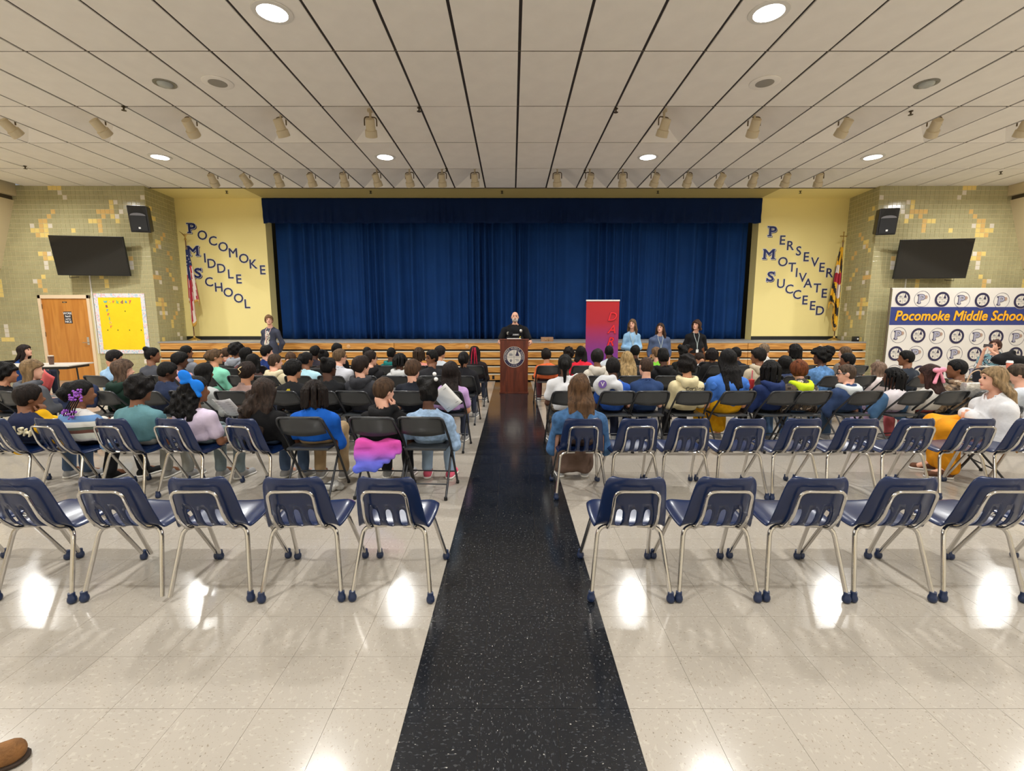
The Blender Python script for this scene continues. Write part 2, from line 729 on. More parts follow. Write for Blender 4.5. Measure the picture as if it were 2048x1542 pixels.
b.box((-OPX, YF + 0.02, CEIL + 0.002), (OPX, YW + 0.35, CEIL + 0.1))
b.build('stage_soffit', M_SOFFIT_SHADE, ceiling)
b = B()
b.box((-OPX - 0.3, YW + 0.9, 0), (OPX + 0.3, YW + 1.0, 6))
b.build('wall_stage', M_DARKGAP, kind='structure')

# ---- tiled walls
M_GTILE = mat('green_tile', lin((172, 166, 128)), 0.14, 0, 0.10, 3.0, spec=0.6)
M_YTILE = mat('yellow_tile', lin((236, 210, 128)), 0.14, spec=0.6)
M_TTILE = mat('tan_tile', lin((222, 184, 116)), 0.14, spec=0.6)
M_WTILE = mat('white_tile', lin((226, 218, 204)), 0.14, spec=0.6)
M_TGROUT = mat('tile_grout', lin((214, 204, 160)), 0.8)
TP = 0.1133


def tile_wall(name, P0, ux, ncol, zb, zt, accents, holes=(), n_ind=300, facing=None, back=(0, 0.3, 0)):
    """wall covered with square tiles; P0 lower start, ux direction along the wall, facing the normal"""
    ux = Vector(ux).normalized()
    nz = Vector(facing)
    uz = Vector((0, 0, 1))
    L = ncol * TP
    wb = B()
    a = Vector(P0)
    c = [a + uz * zb, a + ux * L + uz * zb, a + ux * L + uz * zt, a + uz * zt]
    d = [p + Vector(back) for p in c]
    wb.add(c + d, [(0, 1, 2, 3), (7, 6, 5, 4), (0, 4, 5, 1), (1, 5, 6, 2), (2, 6, 7, 3), (3, 7, 4, 0)])
    w = wb.build(name, M_TGROUT, kind='structure')
    w_g = 0.0055
    rb = B()
    M = Matrix((ux.to_4d(), nz.to_4d(), uz.to_4d(), (0, 0, 0, 1)))
    M = Matrix(((ux.x, nz.x, uz.x, 0), (ux.y, nz.y, uz.y, 0), (ux.z, nz.z, uz.z, 0), (0, 0, 0, 1)))
    rb.box((w_g, 0, w_g), (TP - w_g, 0.006, TP - w_g), M=M, bev=0.0016)
    me = {k: rb.mesh('tile', m) for k, m in (('g', M_GTILE), ('y', M_YTILE), ('t', M_TTILE), ('w', M_WTILE))}
    acc = {}
    for (i, j, k) in accents:
        acc[(i, j)] = k
    nrow = int((zt - zb) / TP)
    cells = []
    for i in range(ncol):
        for j in range(nrow):
            x, z = (i + 0.5) * TP, zb + (j + 0.5) * TP
            if any(h[0] < x < h[1] and h[2] < z < h[3] for h in holes):
                continue
            p = a + ux * (i * TP) + uz * (zb + j * TP)
            k = acc.get((i, j), 'g')
            d = (p - Vector((0, 0, CAMZ))).length
            vis = abs(p.x) < 12.95 and z > 0.75
            cells.append((0 if k != 'g' and vis else (1 if vis else 2), d, p, k))
    cells.sort(key=lambda c: (c[0], c[1]))
    for c in cells[:n_ind]:
        link('tile', me[c[3]], w, c[2])
    V, Q, MI = [], [], []
    for c in cells[n_ind:]:
        n = len(V)
        q = [c[2] + ux * u + uz * z + nz * 0.006 for u, z in ((w_g, w_g), (TP - w_g, w_g), (TP - w_g, TP - w_g), (w_g, TP - w_g))]
        q2 = [c[2] + ux * u + uz * z for u, z in ((w_g, w_g), (TP - w_g, w_g), (TP - w_g, TP - w_g), (w_g, TP - w_g))]
        V += q + q2
        fs = [(0, 1, 2, 3), (0, 4, 5, 1), (1, 5, 6, 2), (2, 6, 7, 3), (3, 7, 4, 0)]
        if ux.cross(uz).dot(nz) < 0:
            fs = [f[::-1] for f in fs]
        Q += [tuple(n + e for e in f) for f in fs]
        MI += ['gytw'.index(c[3])] * 5
    if V:
        link('tile_field', np_mesh('tile_field', V, Q, [M_GTILE, M_YTILE, M_TTILE, M_WTILE], MI), w, kind='stuff')
    return w


acc_px = []
for off, sc, lst in (
    ((0, 350), 7.71, 'y805,225 y875,225 y945,225 w955,300 w1035,373 t787,590 t730,663 t600,735 t668,735 w470,808 t610,808 y680,808 w748,808 y482,880 y550,880 t620,880 y690,880 t560,953 y630,953 y705,953 y1170,880 w800,1165 y600,1237 t670,1237 w740,1237 t680,1307 y750,1307 y822,1307 w690,1378 w700,1450'),
    ((180, 350), 7.71, 'y360,450 w432,450 y368,525 t165,593 t235,593 t305,593 t375,593 w515,593 t180,667 y380,667 w450,667 y40,740 y115,740 t185,740 y465,740 t192,810 t200,885 t598,1305 w610,1375 w620,1450 w830,315'),
    ((0, 540), 7.71, 'y650,120 w525,190 t600,190 t610,260 t683,325 y15,190 y18,260 y20,325 y25,400 w85,870 w95,940 w105,1010 y40,1075 y110,1075 y180,1075 w205,1265'),
    ((180, 540), 7.71, 'y215,120 y225,190 y235,260 w845,1415')):
    for t in lst.split():
        x, y = t[1:].split(',')
        p = PX(off[0] + float(x) / sc, off[1] + float(y) / sc, YT)
        acc_px.append((p.x, p.z, t[0]))
NC = 44
XC = 9.11      # corner of the tiled wall and its return
ZT = CEIL + 0.02
accL = [(int((-XC - x) / TP), int((z + 0.0) / TP), k) for x, z, k in acc_px]
# door opening in wall coordinates (distance from the corner)
DX0, DX1 = PX(181, 640, YT).x, PX(80, 640, YT).x
DX0, DX1 = -10.77, -12.09
DZ = PX(130, 590, YT).z
tile_wall('wall_left', (-XC, YT, 0), (-1, 0, 0), NC, 0, ZT, accL, holes=[(-XC - DX0 - 0.02, -XC - DX1 + 0.02, -1, DZ)], facing=(0, -1, 0), back=(-0.1, 0.3, 0))
tile_wall('wall_right', (XC, YT, 0), (1, 0, 0), NC, 0, ZT, accL, facing=(0, -1, 0), back=(0.1, 0.3, 0))
accR = [(1, 38, 'y'), (1, 36, 'y'), (2, 36, 'y'), (5, 33, 't'), (4, 32, 't'), (2, 31, 'y'), (3, 31, 'y'), (2, 30, 't'), (3, 30, 'w'), (1, 29, 'y'), (6, 29, 't'), (7, 28, 't'),
        (1, 24, 'w'), (5, 25, 't'), (6, 24, 'y'), (0, 23, 't'), (1, 23, 't'), (2, 23, 't'), (2, 22, 'w'), (7, 23, 't'), (7, 21, 'w'), (8, 21, 'w'), (1, 18, 'y'), (2, 18, 't'), (0, 17, 'y'), (1, 17, 'y'), (2, 17, 't'), (3, 17, 'y'),
        (2, 16, 't'), (1, 15, 'w'), (2, 15, 'y'), (3, 15, 'w'), (2, 14, 't'), (8, 17, 'w'), (8, 16, 'w'), (7, 15, 't'), (6, 14, 't'), (5, 13, 'y'), (5, 12, 'y'), (7, 10, 'w'), (8, 9, 'w'), (8, 8, 'w'), (1, 9, 'y'), (1, 8, 'w')]
tile_wall('wall_return_left', (-XC, YT, 0), (-0.12, 1.22, 0), 11, 0, ZT, accR, n_ind=300, facing=Vector((1.22, 0.12, 0)).normalized(), back=(-0.3, 0.01, 0))
tile_wall('wall_return_right', (XC, YT, 0), (0.12, 1.22, 0), 11, 0, ZT, accR, n_ind=300, facing=Vector((-1.22, 0.12, 0)).normalized(), back=(0.3, 0.01, 0))

# ---- sloping side bulkheads, side and rear walls
M_BEIGE = mat('beige_paint', lin((214, 198, 160)), 0.6)
M_TRACK = mat('dark_track', lin((86, 78, 62)), 0.6)
M_REAR = mat('rear_paint', lin((228, 222, 206)), 0.7)
for s, nm in ((-1, 'left'), (1, 'right')):
    b = B()
    b.box((min(s * 12.28, s * XR), YB, CEIL - 0.24), (max(s * 12.28, s * XR), YT + 0.0, CEIL + 0.1))
    b.build('beam_' + nm, M_BEIGE, kind='structure')
    b = B()
    b.box((min(s * 12.40, s * XR), YB, CEIL - 0.34), (max(s * 12.40, s * XR), YT, CEIL - 0.24))
    b.build('trim_' + ('1' if s < 0 else '2'), M_TRACK, kind='structure')
    b = B()
    pr = [(12.36, CEIL - 0.34), (12.92, 2.86), (XR, 2.86), (XR, CEIL - 0.34)]
    v = [(s * x, YB, z) for x, z in pr] + [(s * x, YT - 0.001, z) for x, z in pr]
    f = [(0, 1, 5, 4), (1, 2, 6, 5), (2, 3, 7, 6), (3, 0, 4, 7), (3, 2, 1, 0), (4, 5, 6, 7)]
    if s < 0:
        f = [q[::-1] for q in f]
    b.add(v, f)
    b.build('column_bulkhead_' + nm, M_BEIGE, kind='structure')
    b = B()
    b.box((min(s * XR, s * (XR + 0.2)), YB, 0), (max(s * XR, s * (XR + 0.2)), 14, 6))
    b.build('wall_side_' + nm, M_REAR, kind='structure')
b = B()
b.box((-XR, YB - 0.2, 0), (XR, YB, 6))
b.build('wall_rear', M_REAR, kind='structure')

# ================================================================== ceiling fittings
M_LENS = glow('lamp_lens', (1.0, 0.98, 0.95), 14.0)
M_CREAM = mat('cream_metal', lin((206, 192, 162)), 0.45)
M_GREYG = mat('grey_grille', lin((150, 146, 138)), 0.6)
lb = B()
lb.lathe([(0.155, -0.012), (0.205, -0.010), (0.21, 0.0), (0.16, 0.003)], 28, caps=False)
ring_me = lb.mesh('trim_ring', M_WHITE, True)
lb = B()
lb.lathe([(0.16, 0.006), (0.165, -0.006), (0.02, -0.011), (0.001, -0.0112)], 28)
lens_me = lb.mesh('lens', M_LENS, True)
lamp_x = [-10.957, -7.147, -2.575, 2.76, 7.33, 11.14]
lamp_y = [10.164, 5.592, 1.02, -3.55]
YN = {0: 'over the rows by the stage', 1: 'over the rear rows', 2: 'above the rear of the hall', 3: 'at the back of the hall'}
XN = ['outermost, door side', 'outer, door side', 'inner, door side', 'inner, backdrop side', 'outer, backdrop side', 'outermost, backdrop side']
for j, y in enumerate(lamp_y):
    for i, x in enumerate(lamp_x):
        e = empty('downlight', (x, y, CEIL - 0.001))
        tag(e, 'lit round ceiling downlight %s, %s' % (YN[j], XN[i]), 'ceiling light', 'lit ceiling downlights')
        link('trim_ring', ring_me, e)
        link('lens', lens_me, e)
        ld = bpy.data.lights.new('lamp', 'AREA')
        ld.shape = 'DISK'
        ld.size = 0.24
        ld.energy = LAMP_W
        ld.color = LAMP_COL
        ld.spread = math.radians(165)
        lo = bpy.data.objects.new('lamp', ld)
        lo.location = (0, 0, -0.016)
        lo.parent = e
        COL.objects.link(lo)

sp = B()
sp.lathe([(0.20, 0.001), (0.20, -0.006), (0.19, -0.012), (0.12, -0.012)], 28, caps=False)
sp_ring = sp.mesh('rim', M_PANEL, True)
sp = B()
sp.lathe([(0.12, -0.004), (0.12, -0.014), (0.06, -0.017), (0.001, -0.018)], 28)
sp_gr = sp.mesh('grille', M_GREYG, True)
for x, nm in ((-4.1, 'door side'), (3.521, 'backdrop side')):
    e = empty('ceiling_speaker', (x, 7.116, CEIL))
    tag(e, 'round white ceiling speaker with grey grille over the %s seats' % nm, 'speaker')
    link('rim', sp_ring, e)
    link('grille', sp_gr, e)
M_EYE = mat('eyeball_glass', lin((176, 180, 176)), 0.25)
sp = B()
sp.lathe([(0.145, 0.001), (0.145, -0.008), (0.12, -0.014), (0.10, -0.006)], 28, caps=False)
ey_ring = sp.mesh('rim', mat('grey_rim', lin((128, 126, 116)), 0.4), True)
sp = B()
sp.lathe([(0.10, 0.0), (0.085, -0.03), (0.05, -0.045), (0.001, -0.048)], 24)
ey_ball = sp.mesh('lamp_bulb', M_EYE, True)
for x, nm in ((-4.861, 'door side'), (5.807, 'backdrop side')):
    e = empty('recessed_light', (x, 7.15, CEIL))
    tag(e, 'small unlit grey recessed ceiling light on the %s' % nm, 'ceiling light')
    link('rim', ey_ring, e)
    link('lamp_bulb', ey_ball, e)

# spotlights hanging in the pockets
ang = math.radians(38)
Rm = Matrix.Rotation(-(PI / 2 - ang), 4, 'X')     # local -z (beam) towards +y and down
sb = B()
sb.lathe([(0.055, 0.17), (0.075, 0.165), (0.078, 0.02), (0.082, 0.0), (0.098, -0.01), (0.10, -0.11), (0.092, -0.112), (0.088, -0.02)], 20)
can_me = sb.mesh('can', M_CREAM, True)
sb = B()
sb.lathe([(0.086, -0.03), (0.07, -0.035), (0.001, -0.04)], 20)
bulb_me = sb.mesh('bulb', mat('dark_bulb', lin((92, 84, 72)), 0.3), True)
sb = B()
sb.tube([(-0.10, 0, 0.06), (-0.10, 0, 0.20), (0.10, 0, 0.20), (0.10, 0, 0.06)], 0.011, 6, fillet=0.05)
yoke_me = sb.mesh('yoke', mat('yoke_metal', lin((104, 88, 62)), 0.4, 0.3), True)
sb = B()
sb.lathe([(0.02, 0.20), (0.02, 0.30), (0.05, 0.305), (0.05, 0.34)], 12)
stem_me = sb.mesh('stem', M_CREAM, True)
ords = 'first second third fourth fifth sixth seventh eighth ninth tenth eleventh twelfth thirteenth fourteenth fifteenth sixteenth'.split()
for (k, r), s in sorted(spot_cells.items()):
    x = COLX + (k + 0.5) * CW + s * 0.24 * CW
    y = YF - (r + 0.5) * CD - 0.10
    e = empty('spotlight', (x, y, CEIL - 0.10))
    n = (abs(k) - 2 if k < 0 else k - 1) if r == 0 else ((-k - 4) // 2 if k < 0 else (k - 3) // 2)
    tag(e, 'cream ceiling spotlight, %s from the middle, %s, %s side' % (ords[n], 'row nearest the stage' if r == 0 else 'sparser rear row', 'door' if k < 0 else 'backdrop'), 'spotlight', 'stage spotlights in the ceiling')
    e.rotation_euler = (0, 0, rng.uniform(-0.35, 0.35))
    c = link('can', can_me, e, (0, 0.02, 0.02))
    c.rotation_euler = (math.radians(42 + rng.uniform(-14, 10)), 0, 0)
    link('bulb', bulb_me, c)
    link('yoke', yoke_me, e, (0, 0.02, 0.02))
    link('stem', stem_me, e, (0, 0.02, 0.0))

# sprinkler heads
sb = B()
sb.lathe([(0.03, 0.0), (0.03, -0.01), (0.012, -0.014), (0.012, -0.05), (0.035, -0.055), (0.035, -0.06)], 10)
spr_me = sb.mesh('sprinkler_head', mat('dark_brass', lin((84, 74, 56)), 0.4, 0.6), True)
spr = []
for px, py in ((247, 213), (838, 215), (1232, 217), (1822, 222), (50, 332), (893, 337), (1170, 340), (2002, 343)):
    Y = (CEIL - CAMZ) * (F * math.cos(TH) - (py - 771) * math.sin(TH)) / -((py - 771) * math.cos(TH) + F * math.sin(TH))
    p = PX(px, py, Y)
    spr.append((p.x, p.y, 'ceiling'))
for px in (453, 741, 1004, 1316, 1601):
    p = PX(px, 380, 12.75)
    spr.append((p.x, 12.75, 'yellow stage soffit'))
for i, (x, y, w) in enumerate(spr):
    o = link('sprinkler_head', spr_me, None, (x, y, CEIL - (0.0 if 'soffit' not in w else -0.002)))
    o.scale = (1.0, 1.0, 1.0)
    tag(o, 'dark sprinkler head under %s, %s from door side' % (w, ords[(i if i < 4 else i - 4) if i < 8 else i - 8] + (' of the rear line' if i < 4 else ' of the front line' if i < 8 else '')), 'sprinkler', 'ceiling sprinklers')

# ================================================================== stage
M_MAPLE = wood('maple_board', (214, 158, 84), (168, 112, 50), 0.3, 1.0, 'x')
M_STG = mat('stage_top', lin((150, 148, 146)), 0.5, 0, 0.1, 4)
M_RAIL = mat('aluminium_rail', lin((222, 214, 196)), 0.35, 0.1)
st = empty('stage_platform', (0, 12.26, 0))
tag(st, 'long low stage faced with five tiers of varnished maple boards', 'stage')
b = B()
b.box((-9.2, 0.06, 0.0), (9.2, 2.3, STZ - 0.035))
b.build('core', M_DARKGAP, st)
b = B()
b.box((-9.15, 0.0, STZ - 0.035), (9.15, 2.2, STZ), bev=0.006)
b.build('deck', M_STG, st)
xs = [-9.1, -6.1, -3.05, 0.02, 3.05, 6.1, 9.15]
zs = [(0.03, 0.168), (0.226, 0.362), (0.42, 0.558), (0.616, 0.754), (0.822, 0.982)]
for q, (za, zb_) in enumerate(zs):
    for i in range(6):
        b = B()
        L = xs[i + 1] - xs[i] - 0.012
        b.box((-L / 2, 0.0, za), (L / 2, 0.05, zb_), bev=0.004)
        dy = -0.012 * (4 - q)
        o = b.build('board', M_MAPLE, st, loc=((xs[i] + xs[i + 1]) / 2, dy, 0))
        if q < 4:
            b = B()
            b.box((-L / 2, -0.004, zb_), (L / 2, 0.05, zb_ + 0.026), bev=0.003)
            b.build('rail', M_RAIL, o)
        if q == 4:
            b = B()
            b.lathe([(0.05, 0.0), (0.05, 0.006), (0.03, 0.012)], 20, M=Matrix.Translation((0.35, 0, 0.9)) @ Matrix.Rotation(PI / 2, 4, 'X'))
            b.build('pull_disc', mat('copper_disc', lin((214, 170, 120)), 0.4, 0.3), o)
        if q == 0 and i in (1, 2, 3, 4):
            for ux in ((-0.05,), (0.0,)):
                pass
            b = B()
            x_ = {1: 1.0, 2: 1.03, 3: -0.98, 4: -1.0}[i]
            b.box((x_ - 0.03, -0.004, za + 0.02), (x_ + 0.03, 0.0, zb_ - 0.02))
            b.build('slot_plate', M_DARKGAP, o)

# curtain and valance
M_VELV = mat('blue_velvet', lin((14, 54, 110)), 0.85, 0, 0.08, 2.0, 0.2, 90, spec=0.2)
M_VELV.node_tree.nodes['Principled BSDF'].inputs['Sheen Weight'].default_value = 0.0
M_VALV = mat('navy_velvet', lin((8, 32, 74)), 0.85, 0, 0.08, 2.0, 0.2, 90, spec=0.2)


def curtain(name, x0, x1, z0, z1, y, amp, pitch, mt, seed, label, hang=True):
    r = random.Random(seed)
    n = int((x1 - x0) / 0.0165)
    X = np.linspace(x0, x1, n)
    ph = np.cumsum(np.full(n, (x1 - x0) / n) / pitch * (1 + 0.35 * np.sin(X * 1.7 + seed) + 0.25 * np.sin(X * 4.1 + 2 * seed))) * 2 * PI
    a = amp * (0.75 + 0.35 * np.sin(X * 2.3 + seed) + 0.2 * np.sin(X * 5.9))
    s = np.sin(ph)
    prof = a * s + 0.22 * a * np.sin(2 * ph + 1)
    m = 14
    Z = np.linspace(z1, z0, m)
    V = []
    for j, z in enumerate(Z):
        t = j / (m - 1)
        k = (0.55 + 0.55 * t) if hang else (0.12 + 0.9 * min(1, max(0, t - 0.25) * 2.0))
        yy = y + prof * k + 0.012 * t * np.sin(X * 9 + j)
        V.append(np.stack([X + 0.012 * t * np.sin(ph * 0.5), yy, np.full(n, z) + (0.008 * np.sin(X * 13) if j == m - 1 else 0)], 1))
    V = np.concatenate(V)
    Q = []
    i, j = np.meshgrid(np.arange(n - 1), np.arange(m - 1))
    i, j = i.ravel(), j.ravel()
    Q = np.stack([j * n + i, (j + 1) * n + i, (j + 1) * n + i + 1, j * n + i + 1], 1)
    me = np_mesh(name, V, Q, mt, smooth=True)
    o = link(name, me)
    sd = o.modifiers.new('thickness', 'SOLIDIFY')
    sd.thickness = 0.006
    return tag(o, label, 'curtain')


curtain('stage_curtain', -OPX + 0.06, 0.12, STZ + 0.012, CEIL - 0.1, YW + 0.42, 0.10, 0.27, M_VELV, 3, 'deep blue velvet stage curtain half on the door side')
curtain('stage_curtain', 0.05, OPX - 0.06, STZ + 0.012, CEIL - 0.1, YW + 0.46, 0.10, 0.27, M_VELV, 8, 'deep blue velvet stage curtain half on the backdrop side')
curtain('curtain_valance', -OPX - 0.03, OPX + 0.03, CEIL - 0.66, CEIL - 0.004, YW - 0.06, 0.03, 0.27, M_VALV, 5, 'dark navy pleated valance across the top of the stage curtain', hang=False)
M_DKS = mat('dark_stage_floor', lin((58, 60, 66)), 0.6)
b = B()
b.box((-OPX, 13.9, STZ - 0.03), (OPX, 14.45, STZ + 0.001))
b.build('backstage_floor', M_DKS, st, loc=(0, -12.26, 0))

# ================================================================== furniture
def blue_chair_meshes():
    st = [(-0.048, 0.745, 0.125), (-0.047, 0.733, 0.152), (-0.04, 0.70, 0.166), (-0.018, 0.63, 0.176), (0.004, 0.556, 0.184), (0.022, 0.50, 0.190), (0.042, 0.455, 0.195), (0.070, 0.425, 0.200),
          (0.11, 0.417, 0.205), (0.17, 0.420, 0.210), (0.25, 0.428, 0.213), (0.33, 0.437, 0.213), (0.40, 0.441, 0.207), (0.435, 0.434, 0.195), (0.45, 0.415, 0.175)]
    sl = [-0.0955, -0.0585, -0.0185, 0.0185, 0.0585, 0.0955]
    ncol = 12
    V, Q = [], []
    for r, (y, z, hw) in enumerate(st):
        k = hw / 0.195
        xs = [-hw, -hw * 0.93, -hw * 0.78] + [s for s in sl] + [hw * 0.78, hw * 0.93, hw]
        if r == 0:
            xs = [x * 1.0 if abs(x) > 0.1 else x for x in xs]
        for x in xs:
            t = abs(x) / hw
            yy, zz = y, z
            if r <= 6:                     # back: edges wrap forward
                yy += 0.038 * t ** 3.0
            else:                          # seat: dished, edges roll down
                zz += 0.016 * t * t - 0.030 * max(0, t - 0.86) / 0.14
                if r == 7:
                    yy += 0.02 * t ** 3
            V.append((x, yy, zz))
    for r in range(len(st) - 1):
        for c in range(ncol - 1):
            if 4 <= r <= 6 and c in (3, 5, 7):
                continue
            Q.append((r * ncol + c, r * ncol + c + 1, (r + 1) * ncol + c + 1, (r + 1) * ncol + c))
    me = np_mesh('shell', V, Q, M_BLUEPL, smooth=True)
    shell = bevel_eval(me, [('SUBSURF', dict(levels=1, render_levels=1)), ('SOLIDIFY', dict(thickness=0.007, offset=0))])
    b = B()
    b.tube([(-0.125, 0.33, 0.408), (-0.128, 0.075, 0.400), (-0.126, -0.012, 0.50), (-0.118, -0.066, 0.678), (0.118, -0.066, 0.678), (0.126, -0.012, 0.50), (0.128, 0.075, 0.400), (0.125, 0.33, 0.408)], 0.0095, 8, fillet=0.045)
    frame = b.mesh('back_tube', M_CHROME, True)
    legs = []
    for s in (-1, 1):
        b = B()
        b.tube([(s * 0.05, 0.13, 0.402), (s * 0.178, 0.11, 0.404), (s * 0.224, 0.005, 0.035)], 0.0125, 8, fillet=0.055)
        legs.append((b.mesh('leg', M_CHROME, True), (s * 0.224, 0.005)))
        b = B()
        b.tube([(s * 0.05, 0.28, 0.402), (s * 0.178, 0.30, 0.410), (s * 0.224, 0.50, 0.035)], 0.0125, 8, fillet=0.055)
        legs.append((b.mesh('leg', M_CHROME, True), (s * 0.224, 0.50)))
    b = B()
    b.lathe([(0.017, 0.062), (0.018, 0.04), (0.022, 0.034), (0.024, 0.02), (0.021, 0.007), (0.012, 0.0)], 12)
    glide = b.mesh('glide', M_GLIDE, True)
    return shell, frame, legs, glide


BC = blue_chair_meshes()


def blue_chair(x, y, label, rz=0.0, group=None, bare=()):
    e = empty('school_chair', (x, y, 0), rz)
    tag(e, label, 'chair', group)
    link('shell', BC[0], e)
    link('back_tube', BC[1], e)
    for i, (m, p) in enumerate(BC[2]):
        l = link('leg', m, e)
        if i not in bare:
            link('glide', BC[3], l, (p[0], p[1], 0))
    return e


def folding_chair_meshes():
    b = B()
    pts = [(-0.222, 0.45, 0.012), (-0.212, 0.16, 0.50), (-0.205, -0.02, 0.69), (-0.19, -0.055, 0.755), (0.19, -0.055, 0.755), (0.205, -0.02, 0.69), (0.212, 0.16, 0.50), (0.222, 0.45, 0.012)]
    b.tube(pts, 0.0115, 8, fillet=0.05)
    frame = b.mesh('frame', M_FOLDT, True)
    # curved back panel
    V, Q = [], []
    n, m = 13, 6
    for j in range(m):
        t = j / (m - 1)
        z = 0.600 + 0.165 * t
        for i in range(n):
            u = -1 + 2 * i / (n - 1)
            sag = 0.022 * (1 - u * u) if j == 0 else 0
            hw = 0.198 - 0.018 * max(0, t - 0.7) / 0.3
            V.append((u * hw, 0.035 - 0.08 * t - 0.028 * (1 - u * u), z - sag - (0.014 * abs(u) ** 6 if t > 0.7 else 0)))
    for j in range(m - 1):
        for i in range(n - 1):
            Q.append((j * n + i, j * n + i + 1, (j + 1) * n + i + 1, (j + 1) * n + i))
    back = bevel_eval(np_mesh('backrest', V, Q, M_FOLD, smooth=True), [('SOLIDIFY', dict(thickness=0.008, offset=0))])
    b = B()
    b.box((-0.19, 0.075, 0.428), (0.19, 0.46, 0.452), bev=0.011)
    seat = b.mesh('seat', M_FOLD, True)
    legs = []
    for s in (-1, 1):
        b = B()
        b.tube([(s * 0.198, 0.34, 0.425), (s * 0.198, 0.0, 0.012)], 0.0105, 8)
        legs.append((b.mesh('leg', M_FOLDT, True), (s * 0.198, 0.0)))
    b = B()
    b.tube([(-0.198, 0.085, 0.118), (0.198, 0.085, 0.118)], 0.007, 6)
    br = b.mesh('rear_bar', M_FOLDT, True)
    b = B()
    b.tube([(-0.219, 0.37, 0.148), (0.219, 0.37, 0.148)], 0.007, 6)
    bf = b.mesh('front_bar', M_FOLDT, True)
    b = B()
    b.lathe([(0.015, 0.03), (0.016, 0.004), (0.013, 0.0)], 10)
    tip = b.mesh('foot_cap', M_RUBBER, True)
    return frame, back, seat, legs, br, bf, tip


FC = folding_chair_meshes()


def folding_chair(x, y, label, rz=0.0, group=None):
    e = empty('folding_chair', (x, y, 0), rz)
    tag(e, label, 'chair', group)
    f = link('frame', FC[0], e)
    link('backrest', FC[1], e)
    link('seat', FC[2], e)
    for m, p in FC[3]:
        l = link('leg', m, e)
        link('foot_cap', FC[6], l, (p[0], p[1], 0))
    link('rear_bar', FC[4], e)
    link('front_bar', FC[5], e)
    for s in (-1, 1):
        link('foot_cap', FC[6], f, (s * 0.222, 0.45, 0))
    return e


def ordn(i):
    return ords[i]


# front (empty) row of blue chairs
YA = 2.49
for i, x in enumerate([-0.685, -1.193, -1.71, -2.205, -2.71, -3.22]):
    blue_chair(x, YA, 'empty blue plastic chair, %s from aisle, rearmost row, door side' % ordn(i), rng.uniform(-0.05, 0.05) + (0.0 if i < 3 else -0.03), 'empty blue school chairs', bare=((0,) if i == 2 else (2, 1) if i == 3 else ()))
for i, x in enumerate([0.674, 1.17, 1.669, 2.161, 2.674, 3.18]):
    blue_chair(x, YA, 'empty blue plastic chair, %s from aisle, rearmost row, backdrop side' % ordn(i), rng.uniform(-0.05, 0.05), 'empty blue school chairs')
YBR = 4.03
for i, x in enumerate([1.10, 1.55, 2.04, 2.53, 3.02, 3.51, 4.03, 4.52]):
    blue_chair(x, YBR, 'empty blue plastic chair, %s from aisle, fourth row, backdrop side' % ordn(i + 1), rng.uniform(-0.06, 0.06) + 0.03 * (i > 4), 'empty blue school chairs')

# ================================================================== people engine
def unit(v):
    v = np.asarray(v, float)
    return v / max(1e-9, np.linalg.norm(v))


def rotm(yaw=0.0, pitch=0.0, roll=0.0):
    """yaw>0 turns the face towards +x, pitch>0 nods down, roll>0 tilts towards +x (degrees)"""
    m = Matrix.Rotation(math.radians(-yaw), 3, 'Z') @ Matrix.Rotation(math.radians(-pitch), 3, 'X') @ Matrix.Rotation(math.radians(roll), 3, 'Y')
    return np.array(m)


def cap(a, b, r1, r2=None):
    return ('c', np.asarray(a, float), np.asarray(b, float), r1, r1 if r2 is None else r2)


def ell(c, r, R=None):
    return ('e', np.asarray(c, float), np.asarray(r, float), R)


def prim_box(p):
    if p[0] == 'c':
        r = max(p[3], p[4])
        return np.minimum(p[1], p[2]) - r, np.maximum(p[1], p[2]) + r
    r = p[2] if p[3] is None else np.full(3, p[2].max())
    return p[1] - r, p[1] + r


def inflate(prims, g):
    o = []
    for p in prims:
        if p[0] == 'c':
            o.append(('c', p[1], p[2], p[3] + g, p[4] + g))
        else:
            o.append(('e', p[1], p[2] + g, p[3]))
    return o


